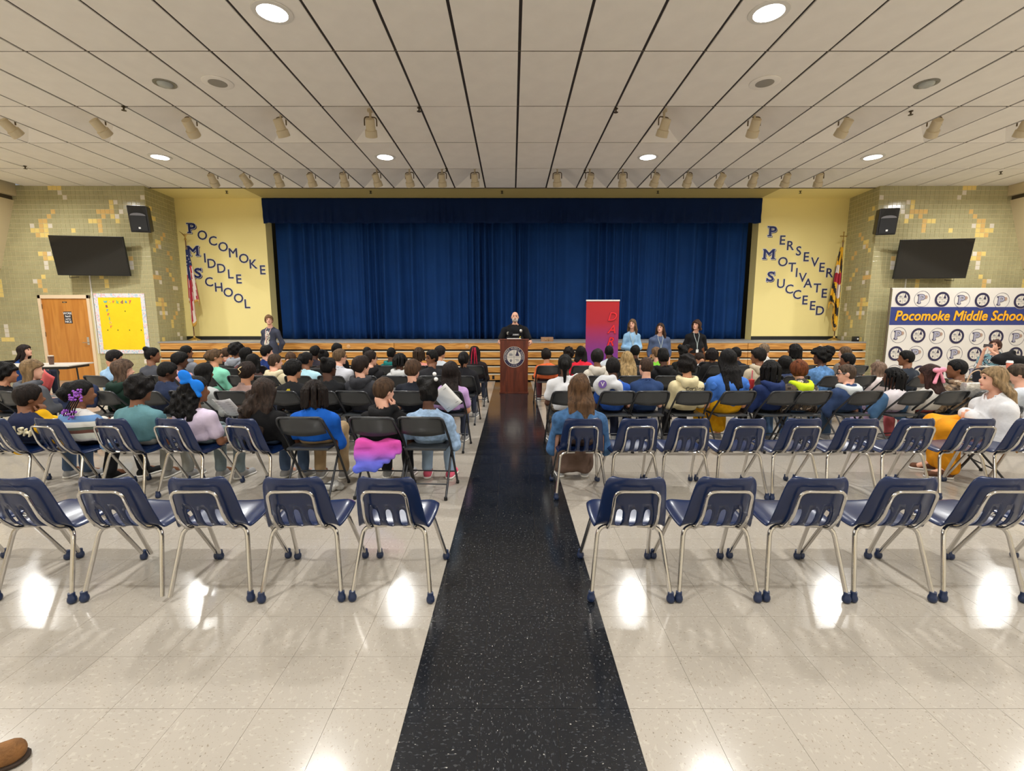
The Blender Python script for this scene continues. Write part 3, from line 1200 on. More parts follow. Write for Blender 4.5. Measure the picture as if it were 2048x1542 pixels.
def field(prims, h, k, pad=0.03, post=None):
    """sample the blended distance field of the shapes on a grid and skin it"""
    lo = np.min([prim_box(p)[0] for p in prims], 0) - pad - h
    hi = np.max([prim_box(p)[1] for p in prims], 0) + pad + h
    n = np.ceil((hi - lo) / h).astype(int) + 1
    ax = [lo[i] + h * np.arange(n[i]) for i in range(3)]
    D = np.full(n, 0.25)
    mg = max(0.05, k * 1.5 + 2 * h)
    for p in prims:
        a, b = prim_box(p)
        i0 = np.maximum(0, np.floor((a - mg - lo) / h).astype(int))
        i1 = np.minimum(n, np.ceil((b + mg - lo) / h).astype(int) + 1)
        x = ax[0][i0[0]:i1[0], None, None]
        y = ax[1][None, i0[1]:i1[1], None]
        z = ax[2][None, None, i0[2]:i1[2]]
        if p[0] == 'c':
            A, Bv, r1, r2 = p[1], p[2], p[3], p[4]
            d = Bv - A
            L2 = max(1e-9, d @ d)
            t = np.clip(((x - A[0]) * d[0] + (y - A[1]) * d[1] + (z - A[2]) * d[2]) / L2, 0, 1)
            q = np.sqrt((x - A[0] - t * d[0]) ** 2 + (y - A[1] - t * d[1]) ** 2 + (z - A[2] - t * d[2]) ** 2) - (r1 + (r2 - r1) * t)
        else:
            c, r, R = p[1], p[2], p[3]
            ux, uy, uz = x - c[0], y - c[1], z - c[2]
            if R is not None:
                ux, uy, uz = (R[0, 0] * ux + R[1, 0] * uy + R[2, 0] * uz, R[0, 1] * ux + R[1, 1] * uy + R[2, 1] * uz, R[0, 2] * ux + R[1, 2] * uy + R[2, 2] * uz)
            k0 = np.sqrt((ux / r[0]) ** 2 + (uy / r[1]) ** 2 + (uz / r[2]) ** 2)
            k1 = np.sqrt((ux / r[0] ** 2) ** 2 + (uy / r[1] ** 2) ** 2 + (uz / r[2] ** 2) ** 2) + 1e-9
            q = k0 * (k0 - 1.0) / k1
        s = (slice(i0[0], i1[0]), slice(i0[1], i1[1]), slice(i0[2], i1[2]))
        a_ = D[s]
        hh = np.clip(0.5 + 0.5 * (q - a_) / k, 0, 1)
        D[s] = q * (1 - hh) + a_ * hh - k * hh * (1 - hh)
    if post is not None:
        D = post(ax[0][:, None, None], ax[1][None, :, None], ax[2][None, None, :], D)
    D[0], D[-1] = np.maximum(D[0], h), np.maximum(D[-1], h)
    D[:, 0], D[:, -1] = np.maximum(D[:, 0], h), np.maximum(D[:, -1], h)
    D[:, :, 0], D[:, :, -1] = np.maximum(D[:, :, 0], h), np.maximum(D[:, :, -1], h)
    return skin(D, lo, h)


def skin(D, lo, h):
    I = D < 0
    c = I[:-1, :-1, :-1].astype(np.int8)
    cnt = np.zeros_like(c)
    for dx in (0, 1):
        for dy in (0, 1):
            for dz in (0, 1):
                cnt += I[dx:I.shape[0] - 1 + dx, dy:I.shape[1] - 1 + dy, dz:I.shape[2] - 1 + dz]
    ii, jj, kk = np.nonzero((cnt > 0) & (cnt < 8))
    if len(ii) == 0:
        return np.zeros((0, 3)), np.zeros((0, 4), int)
    idx = np.full(c.shape, -1, dtype=np.int32)
    idx[ii, jj, kk] = np.arange(len(ii))
    acc = np.zeros((len(ii), 3))
    num = np.zeros(len(ii))
    cor = [(0, 0, 0), (1, 0, 0), (0, 1, 0), (1, 1, 0), (0, 0, 1), (1, 0, 1), (0, 1, 1), (1, 1, 1)]
    val = [D[ii + a, jj + b, kk + e] for a, b, e in cor]
    for p, q in ((0, 1), (2, 3), (4, 5), (6, 7), (0, 2), (1, 3), (4, 6), (5, 7), (0, 4), (1, 5), (2, 6), (3, 7)):
        a, b = val[p], val[q]
        m = (a < 0) != (b < 0)
        t = np.where(m, a / np.where(np.abs(a - b) < 1e-12, 1e-12, a - b), 0)
        A, Bv = np.array(cor[p]), np.array(cor[q])
        acc += np.where(m[:, None], A + (Bv - A) * t[:, None], 0)
        num += m
    V = lo + h * (np.stack([ii, jj, kk], 1) + acc / num[:, None])
    Q = []
    # edges along x, y, z
    s = I[:-1, 1:-1, 1:-1] != I[1:, 1:-1, 1:-1]
    a, b, e = np.nonzero(s)
    fl = I[a, b + 1, e + 1]
    q = np.stack([idx[a, b, e], idx[a, b + 1, e], idx[a, b + 1, e + 1], idx[a, b, e + 1]], 1)
    Q.append(np.where(fl[:, None], q, q[:, ::-1]))
    s = I[1:-1, :-1, 1:-1] != I[1:-1, 1:, 1:-1]
    a, b, e = np.nonzero(s)
    fl = I[a + 1, b, e + 1]
    q = np.stack([idx[a, b, e], idx[a, b, e + 1], idx[a + 1, b, e + 1], idx[a + 1, b, e]], 1)
    Q.append(np.where(fl[:, None], q, q[:, ::-1]))
    s = I[1:-1, 1:-1, :-1] != I[1:-1, 1:-1, 1:]
    a, b, e = np.nonzero(s)
    fl = I[a + 1, b + 1, e]
    q = np.stack([idx[a, b, e], idx[a + 1, b, e], idx[a + 1, b + 1, e], idx[a, b + 1, e]], 1)
    Q.append(np.where(fl[:, None], q, q[:, ::-1]))
    return V, np.concatenate(Q)


def hand_template(curl):
    """right hand, wrist at the origin, fingers along +y, palm facing -z, thumb at -x"""
    pr = [ell((0, 0.045, 0), (0.038, 0.046, 0.015)), cap((0, -0.01, 0), (0, 0.03, 0), 0.022, 0.026)]
    for i, (x, l) in enumerate(((-0.028, 0.066), (-0.009, 0.075), (0.010, 0.070), (0.028, 0.055))):
        p = np.array((x, 0.082, 0.0))
        a = 0.12
        for s, r in ((0.45, 0.0092), (0.3, 0.0085), (0.25, 0.0078)):
            a += curl
            q = p + l * s * np.array((x * 0.6, math.cos(a), -math.sin(a)))
            pr.append(cap(p, q, r, r * 0.93))
            p = q
    p0, p1, p2 = np.array((-0.026, 0.02, -0.004)), np.array((-0.052, 0.052, -0.014)), np.array((-0.055, 0.080, -0.022 - 0.02 * curl))
    pr += [cap(p0, p1, 0.013, 0.011), cap(p1, p2, 0.0105, 0.009)]
    return field(pr, 0.0062, 0.006)


HANDS = {c: hand_template(c) for c in (0.3, 0.75)}


def place_hand(side, wrist, direction, palm, curl=0.3, sc=1.0):
    """hand mesh with its wrist at wrist, fingers along direction, palm towards palm"""
    V, Q = HANDS[curl]
    y = unit(direction)
    z = -unit(np.asarray(palm, float) - y * (np.asarray(palm, float) @ y))
    x = np.cross(y, z)
    W = V.copy()
    Qn = Q
    if side < 0:
        W = W * np.array((-1, 1, 1))
        Qn = Q[:, ::-1]
    return (W * sc) @ np.stack([x, y, z]) + np.asarray(wrist), Qn


def merge(parts):
    V, Q, n = [], [], 0
    for v, q in parts:
        V.append(v)
        Q.append(q + n)
        n += len(v)
    return np.concatenate(V), np.concatenate(Q)


def wob(x, y, z, f=38.0, s=0.0):
    return np.sin(f * x + 1.3 * s) * np.sin(f * 0.9 * y + 2.1 * s) + np.sin(f * 1.1 * z + s) * np.sin(f * 0.8 * x + f * 0.5 * y)


def head_prims(hc, R, face=True):
    def w(p):
        return hc + R @ np.asarray(p, float)
    pr = [ell(w((0, -0.012, 0.018)), (0.074, 0.094, 0.094), R), ell(w((0, 0.018, -0.045)), (0.060, 0.070, 0.070), R)]
    pr += [ell(w((0, 0.092, -0.018)), (0.012, 0.018, 0.020), R), ell(w((0, 0.070, -0.092)), (0.028, 0.020, 0.018), R)]
    for s in (-1, 1):
        pr.append(ell(w((s * 0.076, -0.008, -0.012)), (0.010, 0.021, 0.030), R))
    return pr


HR = {}


def make_hair(style, hc, R, near, seed, tail=None, pose='sit'):
    """hair as skinned volume(s) in person space; returns (V, Q)"""
    h = 0.0085 if near else 0.0115

    def w(p):
        return hc + R @ np.asarray(p, float)
    sk = [ell(w((0, -0.012, 0.018)), (0.074, 0.094, 0.094), R)]
    g = {'buzz': 0.006, 'short': 0.016, 'full': 0.024, 'curly': 0.034, 'afro': 0.05, 'long': 0.018, 'bob': 0.026, 'dreads': 0.012, 'braids': 0.012, 'pony': 0.012, 'bun': 0.012, 'puffs': 0.012, 'flat': 0.014, 'bald': 0.004, 'durag': 0.012}[style]
    pr = inflate(sk, g)
    if style in ('full', 'curly', 'afro', 'bob'):
        pr.append(ell(w((0, -0.035, -0.025)), (0.070 + g * 0.8, 0.060 + g * 0.6, 0.055 + g * 0.4), R))
    elif style in ('short', 'buzz', 'flat', 'long', 'pony', 'bun', 'puffs', 'dreads', 'braids', 'durag'):
        pr.append(ell(w((0, -0.03, -0.030)), (0.066 + g * 0.5, 0.062 + g * 0.5, 0.050 + g * 0.3), R))
    if style == 'flat':
        pr.append(ell(w((0, -0.005, 0.095)), (0.072, 0.085, 0.055), R))
    k = 0.02
    rr = random.Random(seed)
    down = np.array((0, 0, -1.0))
    extra = []
    if style == 'bun':
        extra.append(ell(w((0.01, -0.095, 0.088)), (0.042, 0.042, 0.040)))
    if style == 'puffs':
        for s in (-1, 1):
            extra.append(ell(w((s * 0.068, -0.035, 0.098)), (0.050, 0.050, 0.048)))
    if style == 'pony':
        c = w((0, -0.105, 0.055))
        extra += [ell(c, (0.03, 0.03, 0.03)), cap(c, c + np.array((0.0, -0.045, -0.06)), 0.035, 0.042), cap(c + np.array((0, -0.045, -0.06)), c + np.array((0, -0.03, -(tail or 0.2))), 0.042, 0.02)]
    L = tail or 0.28
    cutd = None
    Xh = unit(R[:, 0] * np.array((1, 1, 0)))
    Bk = unit(-R[:, 1] * np.array((1, 1, 0)))
    byk = -0.158
    if style == 'long':
        for i in range(9):
            t = -1 + 2 * i / 8
            a = w((t * 0.078, -0.055 + 0.075 * t * t, 0.0))
            j = rr.uniform(-0.012, 0.012)
            b1 = hc + Xh * (t * 0.100 + j) + Bk * (0.085 - 0.055 * t * t) + np.array((0, 0, -0.14))
            e1 = hc + Xh * (t * 0.092 + 2 * j) + Bk * (0.10 - 0.03 * t * t) + np.array((0, 0, -L - rr.uniform(0, 0.05)))
            if pose != 'stand' and L > 0.2:
                e1[1] = min(e1[1], byk)
                b1[1] = min(b1[1], -0.095 + 0.04 * t * t) if abs(R[0, 1]) < 0.5 else b1[1]
            extra += [cap(a, b1, 0.030, 0.028), cap(b1, e1, 0.028, 0.015)]
    if style == 'bob':
        for i in range(9):
            t = -1 + 2 * i / 8
            a = w((t * 0.085, -0.05 + 0.08 * t * t, -0.01))
            e1 = hc + Xh * (t * 0.112 + rr.uniform(-.01, .01)) + Bk * (0.09 - 0.06 * t * t) + np.array((0, 0, -(tail or 0.17) - rr.uniform(0, 0.02)))
            if pose != 'stand' and (tail or 0.17) > 0.18:
                e1[1] = min(e1[1], -0.12) if t * t < 0.6 else e1[1]
            extra.append(cap(a, e1, 0.036, 0.024))
    V, Q = None, None

    def post(x, y, z, D):
        ux, uy, uz = x - hc[0], y - hc[1], z - hc[2]
        qx = R[0, 0] * ux + R[1, 0] * uy + R[2, 0] * uz
        qy = R[0, 1] * ux + R[1, 1] * uy + R[2, 1] * uz
        qz = R[0, 2] * ux + R[1, 2] * uy + R[2, 2] * uz
        amp = {'curly': 0.011, 'afro': 0.010, 'full': 0.005, 'bob': 0.005, 'long': 0.004, 'short': 0.003, 'puffs': 0.006}.get(style, 0.001)
        fq = 55 if style in ('curly', 'afro', 'puffs') else 46
        D = D + amp * wob(ux, uy, uz * (1 if style in ('curly', 'afro', 'puffs') else 0.25), fq, seed)
        fc = 0.75 * qy - 0.66 * qz - {'full': 0.022, 'curly': 0.032, 'afro': 0.03, 'long': 0.02, 'bob': 0.026}.get(style, 0.014)
        if style in ('long', 'bob'):
            fr = qy - 0.028 - 0.5 * np.maximum(0, qz)
            return np.maximum(D, np.where(qz > 0.03, fc, fr))
        lo_ = {'full': 0.012, 'curly': 0.012, 'afro': 0.01, 'dreads': 0.0, 'braids': 0.0}.get(style, 0.0)
        zm = np.interp(qy, [-0.2, -0.03, -0.008, 0.038, 0.06, 0.2], [-0.10 - lo_, -0.096 - lo_, -0.034 - lo_, -0.016 - lo_, 0.052 - lo_, 0.066 - lo_])
        bd = zm - qz
        D = D + 0.9 * g * np.clip(1 + bd / (0.035 if style not in ('curly', 'afro') else 0.02), 0, 1)
        if style == 'pony':
            bd = np.where(qy < -0.07, -1.0, bd)
        return np.maximum(D, bd)
    if style in ('long', 'bob', 'pony', 'bun', 'puffs'):
        V, Q = field(pr + extra, h, k if style not in ('long', 'bob') else 0.018, 0.03, post)
    else:
        V, Q = field(pr, h, k, 0.03, post)
    if style in ('dreads', 'braids'):
        st = []
        n = 46 if style == 'dreads' else 40
        for i in range(n):
            az = rr.uniform(-2.25, 2.25)
            el = rr.uniform(0.2, 1.25)
            s0 = np.array((0.086 * math.sin(az) * math.cos(el), -0.012 - 0.104 * math.cos(az) * math.cos(el), 0.018 + 0.100 * math.sin(el)))
            r1 = np.array((0.104 * math.sin(az), -0.012 - 0.120 * math.cos(az), rr.uniform(-0.01, 0.03)))
            ln = (tail or 0.13) * rr.uniform(0.75, 1.1)
            r2 = np.array((0.100 * math.sin(az) + rr.uniform(-.01, .01), -0.014 - 0.125 * math.cos(az) * (1.0 if style == 'dreads' else 0.9), -ln))
            rad = 0.0125 if style == 'dreads' else 0.0095
            st += [cap(w(s0), w(r1), rad), cap(w(r1), hc + 0.5 * (R @ r2) + 0.5 * r2, rad, rad * 0.85)]
        v2, q2 = field(st, 0.0072 if near else 0.0095, 0.004)
        V, Q = merge([(V, Q), (v2, q2)])
    return V, Q


M_EYEW = mat('eye_dark', lin((40, 28, 24)), 0.3)
M_BROW = mat('brow', lin((64, 46, 36)), 0.8)
M_LIP = mat('lips', lin((160, 84, 78)), 0.5)
M_LENSG = mat('spectacle_frame', lin((24, 22, 24)), 0.3)


def face_parts(parent, hc, R, brow, lips=True, glasses=False, beard=None):
    def w(p):
        return tuple(hc + R @ np.asarray(p, float))
    b = B()
    for s in (-1, 1):
        b.ball(w((s * 0.030, 0.074, 0.012)), 0.0105, 8)
    b.build('eyes', M_EYEW, parent, True)
    b = B()
    for s in (-1, 1):
        b.tube([w((s * 0.016, 0.084, 0.033)), w((s * 0.032, 0.082, 0.038)), w((s * 0.048, 0.070, 0.033))], 0.0042, 6)
    b.build('eyebrows', brow, parent, True)
    b = B()
    b.tube([w((-0.024, 0.076, -0.060)), w((0, 0.088, -0.058)), w((0.024, 0.076, -0.060))], [0.004, 0.0075, 0.004], 6)
    b.build('mouth', M_LIP, parent, True)
    if glasses:
        b = B()
        for s in (-1, 1):
            pts = [w((s * 0.031 + 0.024 * math.cos(a), 0.092 - 0.006 * abs(math.cos(a)), 0.010 + 0.018 * math.sin(a))) for a in np.linspace(0, 2 * PI, 13)]
            b.tube(pts, 0.0028, 5, caps=False)
            b.tube([w((s * 0.055, 0.086, 0.014)), w((s * 0.080, 0.0, 0.010))], 0.0028, 5)
        b.tube([w((-0.008, 0.094, 0.014)), w((0.008, 0.094, 0.014))], 0.0028, 5)
        b.build('glasses', M_LENSG, parent, True)


SHOE = None


def shoe_mesh(m):
    key = 'shoe_' + m.name
    if key in HR:
        return HR[key]
    pr = [cap((0, -0.01, 0.05), (0, 0.04, 0.055), 0.040, 0.042), cap((0, -0.03, 0.034), (0, 0.15, 0.030), 0.036, 0.036)]

    def post(x, y, z, D):
        return np.maximum(D, -(z - 0.001))
    V, Q = field(pr, 0.011, 0.02, 0.02, post)
    sp = [cap((0, -0.032, 0.012), (0, 0.152, 0.012), 0.041, 0.041)]

    def post2(x, y, z, D):
        return np.maximum(np.maximum(D, z - 0.022), -(z - 0.0))
    HR[key] = (np_mesh('shoe', V, Q, m, smooth=True), np_mesh('sole', *field(sp, 0.011, 0.01, 0.02, post2), M_SOLE, smooth=True))
    return HR[key]


M_SOLE = mat('shoe_sole', lin((222, 220, 214)), 0.7)


def garment(name, prims, g, h, mt, parent, k=0.03, amp=0.004, seed=1, cut=None, fq=24.0):
    def post(x, y, z, D):
        D = D + amp * wob(x, y, z, fq, seed)
        if cut is not None:
            D = np.maximum(D, cut(x, y, z))
        return D
    V, Q = field(inflate(prims, g), h, k, 0.03, post)
    return link(name, np_mesh(name, V, Q, mt, smooth=True), parent)


SKIN = {'a': (222, 170, 146), 'b': (196, 142, 110), 'c': (126, 84, 60), 'd': (84, 54, 40)}
LIPS = M_LIP


def person(loc, hc, label, shirt=(60, 60, 70), pants=(60, 66, 84), hair='short', hcol=(40, 30, 26), skin='a', yaw=0.0, hyaw=0.0, pitch=8.0, roll=0.0, kid=True, near=False,
           pose='sit', arms='lap', sleeve='l', hood=None, kind='plain', tail=None, face=False, glasses=False, group=None, seat=0.45, shoes=(150, 150, 150), wide=1.0, skirt=None, H=1.7, pkind='plain',
           collar=None, hat=None, sleevecol=None, lean=0.0, coat=None, puffy=0.0, feet=0.0):
    """one continuous body with clothes, hair and shoes as its parts; hc = head centre in the person's frame"""
    e = empty('person', loc, math.radians(-yaw))
    tag(e, label, 'person', group)
    seed = int(abs(loc[0] * 91 + loc[1] * 37)) % 97 + 1
    hc = np.asarray(hc, float)
    R = rotm(hyaw, pitch, roll)
    f = 0.90 if kid else 1.0
    f *= wide
    bh = 0.0115 if near else 0.0145
    gh = 0.0135 if near else 0.018
    neck = hc + R @ np.array((0, -0.035, -0.085))
    nb = np.array((hc[0] * 0.85, hc[1] - 0.045, hc[2] - (0.160 if kid else 0.172)))
    sz = hc[2] - (0.256 if kid else 0.302)
    shw = (0.150 if kid else 0.172) * wide
    if pose == 'sit':
        hip = np.array((0.0, 0.0, seat + 0.095))
        mid = 0.5 * (hip + nb) + np.array((0, -0.035, 0))
        kz = seat + 0.055
        ky = 0.40 * (0.93 if kid else 1.05)
        legs = []
        for s in (-1, 1):
            a = hip + np.array((s * 0.085 * f, 0.03, -0.03))
            kn = np.array((s * 0.115 * f, ky, kz))
            an = np.array((s * 0.12 * f, ky - 0.03 + feet * s, 0.085))
            legs.append((s, a, kn, an))
    else:
        hip = np.array((0.0, 0.0, 0.53 * H))
        mid = 0.5 * (hip + nb)
        legs = []
        for s in (-1, 1):
            a = hip + np.array((s * 0.085, 0.0, -0.03))
            kn = np.array((s * 0.10, 0.015, 0.285 * H))
            an = np.array((s * 0.105, 0.0, 0.09))
            legs.append((s, a, kn, an))
    torso = [ell(hip, np.array((0.150, 0.115, 0.105)) * f), ell(mid, np.array((0.142, 0.100, max(0.12, 0.36 * (nb[2] - hip[2])))) * np.array((f, f, 1))),
             ell((nb[0], nb[1] - 0.005, sz - 0.045), np.array((0.148, 0.098, 0.110)) * f)]
    shj = []
    for s in (-1, 1):
        shj.append(np.array((nb[0] + s * shw, nb[1] + 0.005, sz)))
    torso.append(cap(shj[0], shj[1], 0.050 * f))
    for S_ in shj:
        torso.append(cap(nb + np.array((0, -0.012, -0.012)), S_ + (nb - S_) * 0.12, 0.046 * f, 0.046 * f))
    torso.append(cap((nb[0], nb[1], sz + 0.0), nb + np.array((0, 0.0, 0.02)), 0.070 * f, 0.050))
    up, fo = 0.255 * (0.93 if kid else 1.12), 0.225 * (0.93 if kid else 1.12)
    upper, fore, hands = [], [], []
    for s, S in zip((-1, 1), shj):
        am = arms if isinstance(arms, str) else arms[0 if s < 0 else 1]
        curl = 0.3
        palm = (0, 0, -1)
        if am == 'lap':
            el = S + np.array((s * 0.045, 0.045, -up * 0.96))
            wr = np.array((s * 0.075, 0.24, seat + 0.165)) if pose == 'sit' else el + np.array((-s * 0.10, 0.16, -0.10))
            hd = np.array((-s * 0.35, 1, -0.15))
        elif am == 'chin':
            el = S + np.array((s * 0.05, 0.15, -up * 0.80))
            wr = hc + R @ np.array((s * 0.075, 0.075, -0.150))
            hd = R @ np.array((-s * 0.25, 0.1, 1.0))
            palm = R @ np.array((-s * 0.8, -0.6, 0))
            curl = 0.75
        elif am == 'hold':
            el = S + np.array((s * 0.06, 0.04, -up * 0.95))
            wr = S + np.array((s * 0.04, 0.25, -0.21))
            hd = np.array((-s * 0.2, 0.8, 0.45))
            palm = (-s, 0, 0.1)
            curl = 0.75
        elif am == 'down':
            el = S + np.array((s * 0.05, -0.02, -up))
            wr = el + np.array((s * 0.005, 0.06, -fo))
            hd = np.array((0, 0.15, -1))
            palm = (-s, 0, 0)
        elif am == 'back':
            el = S + np.array((s * 0.085, -0.06, -up * 0.95))
            wr = el + np.array((-s * 0.13, -0.06, -fo * 0.80))
            hd = np.array((-s * 0.8, -0.1, -0.4))
            palm = (0, -1, 0)
        elif am == 'podium':
            el = S + np.array((s * 0.12, 0.02, -up * 0.93))
            wr = np.array((s * 0.325, 0.30, 1.10))
            hd = np.array((0.0, 0.75, -0.55))
            palm = (-s, 0, 0)
            curl = 0.75
        elif am == 'phone':
            el = S + np.array((s * 0.22, 0.16, -up * 0.50)) if s < 0 else S + np.array((-0.02, 0.20, -up * 0.85))
            wr = hc + R @ np.array((s * 0.06, 0.22, -0.15))
            hd = R @ np.array((-s * 0.35, 0.3, 0.9))
            palm = R @ np.array((-s * 0.6, -0.6, 0))
            curl = 0.75
        elif am == 'clasp':
            el = S + np.array((s * 0.06, 0.03, -up * 0.97))
            wr = np.array((s * 0.055, 0.20, hip[2] + (0.02 if pose != 'sit' else 0.10)))
            hd = np.array((-s * 0.8, 0.5, -0.2))
            palm = (0, -1, 0)
            curl = 0.75
        wr = np.asarray(wr, float)
        upper.append((S, el))
        fore.append((el, wr))
        hands.append(place_hand(s, wr, hd, palm, curl, 0.92 if kid else 1.0))
    body = head_prims(hc, R) + [cap(neck, nb, 0.047 * (1 if kid else 1.08), 0.052)] + torso
    for (a, b), (c, d) in zip(upper, fore):
        body += [cap(a, b, 0.044 * f, 0.036 * f), cap(c, d, 0.036 * f, 0.024)]
    for s, a, kn, an in legs:
        body += [cap(a, kn, 0.072 * f, 0.052 * f), cap(kn, an, 0.052 * f, 0.034), cap(an, an + np.array((0, 0.12, -0.045)), 0.033, 0.026)]
    V, Q = field(body, bh, 0.016)
    V, Q = merge([(V, Q)] + hands)
    link('body', np_mesh('body', V, Q, skinmat(SKIN[skin]), smooth=True), e)
    # upper garment
    hem = (seat + (0.035 if skirt is None else 0.09)) if pose == 'sit' else (hip[2] - (0.10 if coat is None else coat))
    top = list(torso)
    sl = []
    for (a, b), (c, d) in zip(upper, fore):
        if sleeve == 'l':
            sl += [cap(a, b, 0.050 * f, 0.043 * f), cap(c, c + (d - c) * 0.97, 0.043 * f, 0.034)]
        elif sleeve == 's':
            sl += [cap(a, a + (b - a) * 0.62, 0.052 * f, 0.050 * f)]
        elif sleeve == 'm':
            sl += [cap(a, b, 0.050 * f, 0.043 * f), cap(c, c + (d - c) * 0.35, 0.043 * f, 0.040)]
    gth = 0.014 + puffy
    if pose != 'sit':
        top.append(cap(hip + np.array((-0.055, 0, 0.06)), hip + np.array((-0.06, 0, -0.25)), 0.115 * f, 0.12 * f))
        top.append(cap(hip + np.array((0.055, 0, 0.06)), hip + np.array((0.06, 0, -0.25)), 0.115 * f, 0.12 * f))

    def ncut(x, y, z):
        # neck opening: a plane that is lower in front
        r = np.sqrt((x - nb[0]) ** 2 + (y - nb[1] - 0.012) ** 2 + 0 * z)
        pl = nb[2] - 0.006 - 0.45 * np.maximum(0, y - nb[1])
        inb = (np.abs(x - 0.5 * nb[0]) < shw + 0.045) & (y < 0.14) & (y > -0.4) & (z > -9)
        return np.maximum(-np.maximum(pl - z, r - 0.078), np.where(inb, hem - z, -1.0))
    mt = cloth(shirt, kind)
    if sleevecol:
        garment('shirt', top, gth, gh, mt, e, 0.035, 0.0035, seed, ncut)
        garment('sleeves', sl, gth + 0.012, gh, cloth(sleevecol), e, 0.02, 0.004, seed)
    else:
        garment('shirt', top + sl, gth, gh, mt, e, 0.035, 0.0045, seed, ncut, 26.0)
    if hood is not None:
        hm = cloth(hood) if not isinstance(hood, bool) else mt
        hp = []
        pts = [(-0.085, 0.045, 0.005), (-0.098, -0.02, 0.0), (-0.07, -0.085, -0.015), (0, -0.115, -0.03), (0.07, -0.085, -0.015), (0.098, -0.02, 0.0), (0.085, 0.045, 0.005)]
        pts = [nb + np.array(p) for p in pts]
        for a, b in zip(pts, pts[1:]):
            hp.append(cap(a, b, 0.036))
        hp.append(ell(nb + np.array((0, -0.105, -0.055)), (0.10, 0.042, 0.068)))
        garment('hood', hp, 0.0, gh, hm, e, 0.025, 0.004, seed)
    if collar is not None:
        hp = []
        for i in range(10):
            a0, a1 = 2 * PI * i / 10, 2 * PI * (i + 1) / 10
            hp.append(cap(nb + np.array((0.060 * math.cos(a0), 0.058 * math.sin(a0) - 0.004, 0.0 - 0.012 * math.sin(a0))), nb + np.array((0.060 * math.cos(a1), 0.058 * math.sin(a1) - 0.004, 0.0 - 0.012 * math.sin(a1))), 0.016))
        garment('collar', hp, 0.0, 0.0105 if near else 0.014, cloth(collar), e, 0.01, 0.0, seed)
    # lower garment
    if skirt is None:
        lg = [ell(hip, np.array((0.150, 0.115, 0.100)) * f)]
        for s, a, kn, an in legs:
            lg += [cap(a, kn, 0.078 * f, 0.060 * f), cap(kn, an + np.array((0, 0, 0.02)), 0.060 * f, 0.046)]
        garment('trousers', lg, 0.008, gh * 1.15, cloth(pants, pkind), e, 0.03, 0.004, seed)
    else:
        sc_, hem = skirt
        if pose == 'sit':
            lg = [ell(hip, np.array((0.165, 0.125, 0.105)) * f)]
            for s, a, kn, an in legs:
                lg += [cap(a, kn, 0.085 * f, 0.085 * f)]
                for u in (-0.03, 0.0, 0.03):
                    lg += [cap(kn + np.array((u, 0, 0)), np.array((kn[0] * 0.9 + u, kn[1] - 0.06, hem + 0.06)), 0.070, 0.060)]
            lg += [cap((0, ky, kz), (0, ky - 0.06, hem + 0.06), 0.08, 0.07)]
        else:
            lg = [ell(hip, np.array((0.165, 0.125, 0.10)) * f)]
            for u in np.linspace(-1, 1, 5):
                lg += [cap(hip + np.array((0.09 * u, 0, 0)), np.array((0.17 * u, 0.01, hem)), 0.10, 0.085)]
        garment('skirt', lg, 0.008, gh, cloth(sc_), e, 0.03, 0.006, seed, None, 30.0)
    # shoes
    sm = shoe_mesh(cloth(shoes))
    for s, a, kn, an in legs:
        o = link('shoe', sm[0], e, (an[0], an[1], 0.0), (0, 0, -s * 0.12))
        link('sole', sm[1], o)
    # hair
    if hair != 'none':
        hv, hq = make_hair(hair, hc, R, near, seed, tail, pose)
        link('hair', np_mesh('hair', hv, hq, hairmat(hcol), smooth=True), e)
    if face:
        face_parts(e, hc, R, mat('brow_%d' % hcol[0], lin(hcol), 0.8), glasses=glasses)
    elif glasses:
        face_parts(e, hc, R, mat('brow_%d' % hcol[0], lin(hcol), 0.8), glasses=True)
    e['nb'] = [float(v) for v in nb]
    return e, hc, R, nb

# ================================================================== the audience
ROWY = {'B': 4.03, 'C': 5.52, 'D': 7.03, 'E': 8.59}
ROWN = {'B': 'fourth row', 'C': 'third row', 'D': 'second row', 'E': 'front row'}
BLK, DKB, BRN, LBR, BLD, RED = (15, 13, 13), (30, 22, 18), (58, 42, 32), (96, 72, 52), (168, 136, 92), (122, 66, 34)
JEAN, KHA, BPT, GRP = (70, 88, 116), (170, 146, 112), (30, 31, 36), (140, 142, 140)
PEOPLE = {}


def S(row, px, py, what, shirt, hair='short', hcol=BLK, skin='c', chair='f', yaw=0.0, hy=0.0, dy=0.0, **kw):
    PEOPLE.setdefault((row, px < 1024), []).append(dict(px=px, py=py, what=what, shirt=shirt, hair=hair, hcol=hcol, skin=skin, chair=chair, yaw=yaw, hy=hy, dy=dy, kw=kw))


# --- door side of the aisle
S('B', 60, 792, 'navy varsity jacket with yellow sleeves', (34, 40, 66), 'short', (34, 24, 20), 'c', 'b', 10, 38, sleevecol=(222, 170, 20), arms=('lap', 'chin'), pants=JEAN, roll=8, collar=(222, 176, 40))
S('B', 163, 783, 'striped knit sweater and purple hair beads', (214, 214, 206), 'pony', BLK, 'c', 'b', 12, 58, kind='stripe', tail=0.14, pants=BPT, shoes=(24, 24, 26), feet=0.08)
S('B', 278, 776, 'teal T-shirt', (92, 134, 142), 'curly', (22, 17, 16), 'c', 'b', 8, 12, sleeve='s', pants=(150, 152, 148), wide=1.12)
S('B', 392, 777, 'lavender T-shirt with big blue hair bow', (206, 192, 214), 'long', BLK, 'c', 'b', 10, 55, sleeve='s', tail=0.34, pants=(120, 134, 140), arms='hold')
S('B', 528, 780, 'black fleece jacket', (14, 14, 16), 'long', (58, 44, 36), 'a', 'b', 14, 18, tail=0.34, pants=JEAN, roll=-6, puffy=0.012)
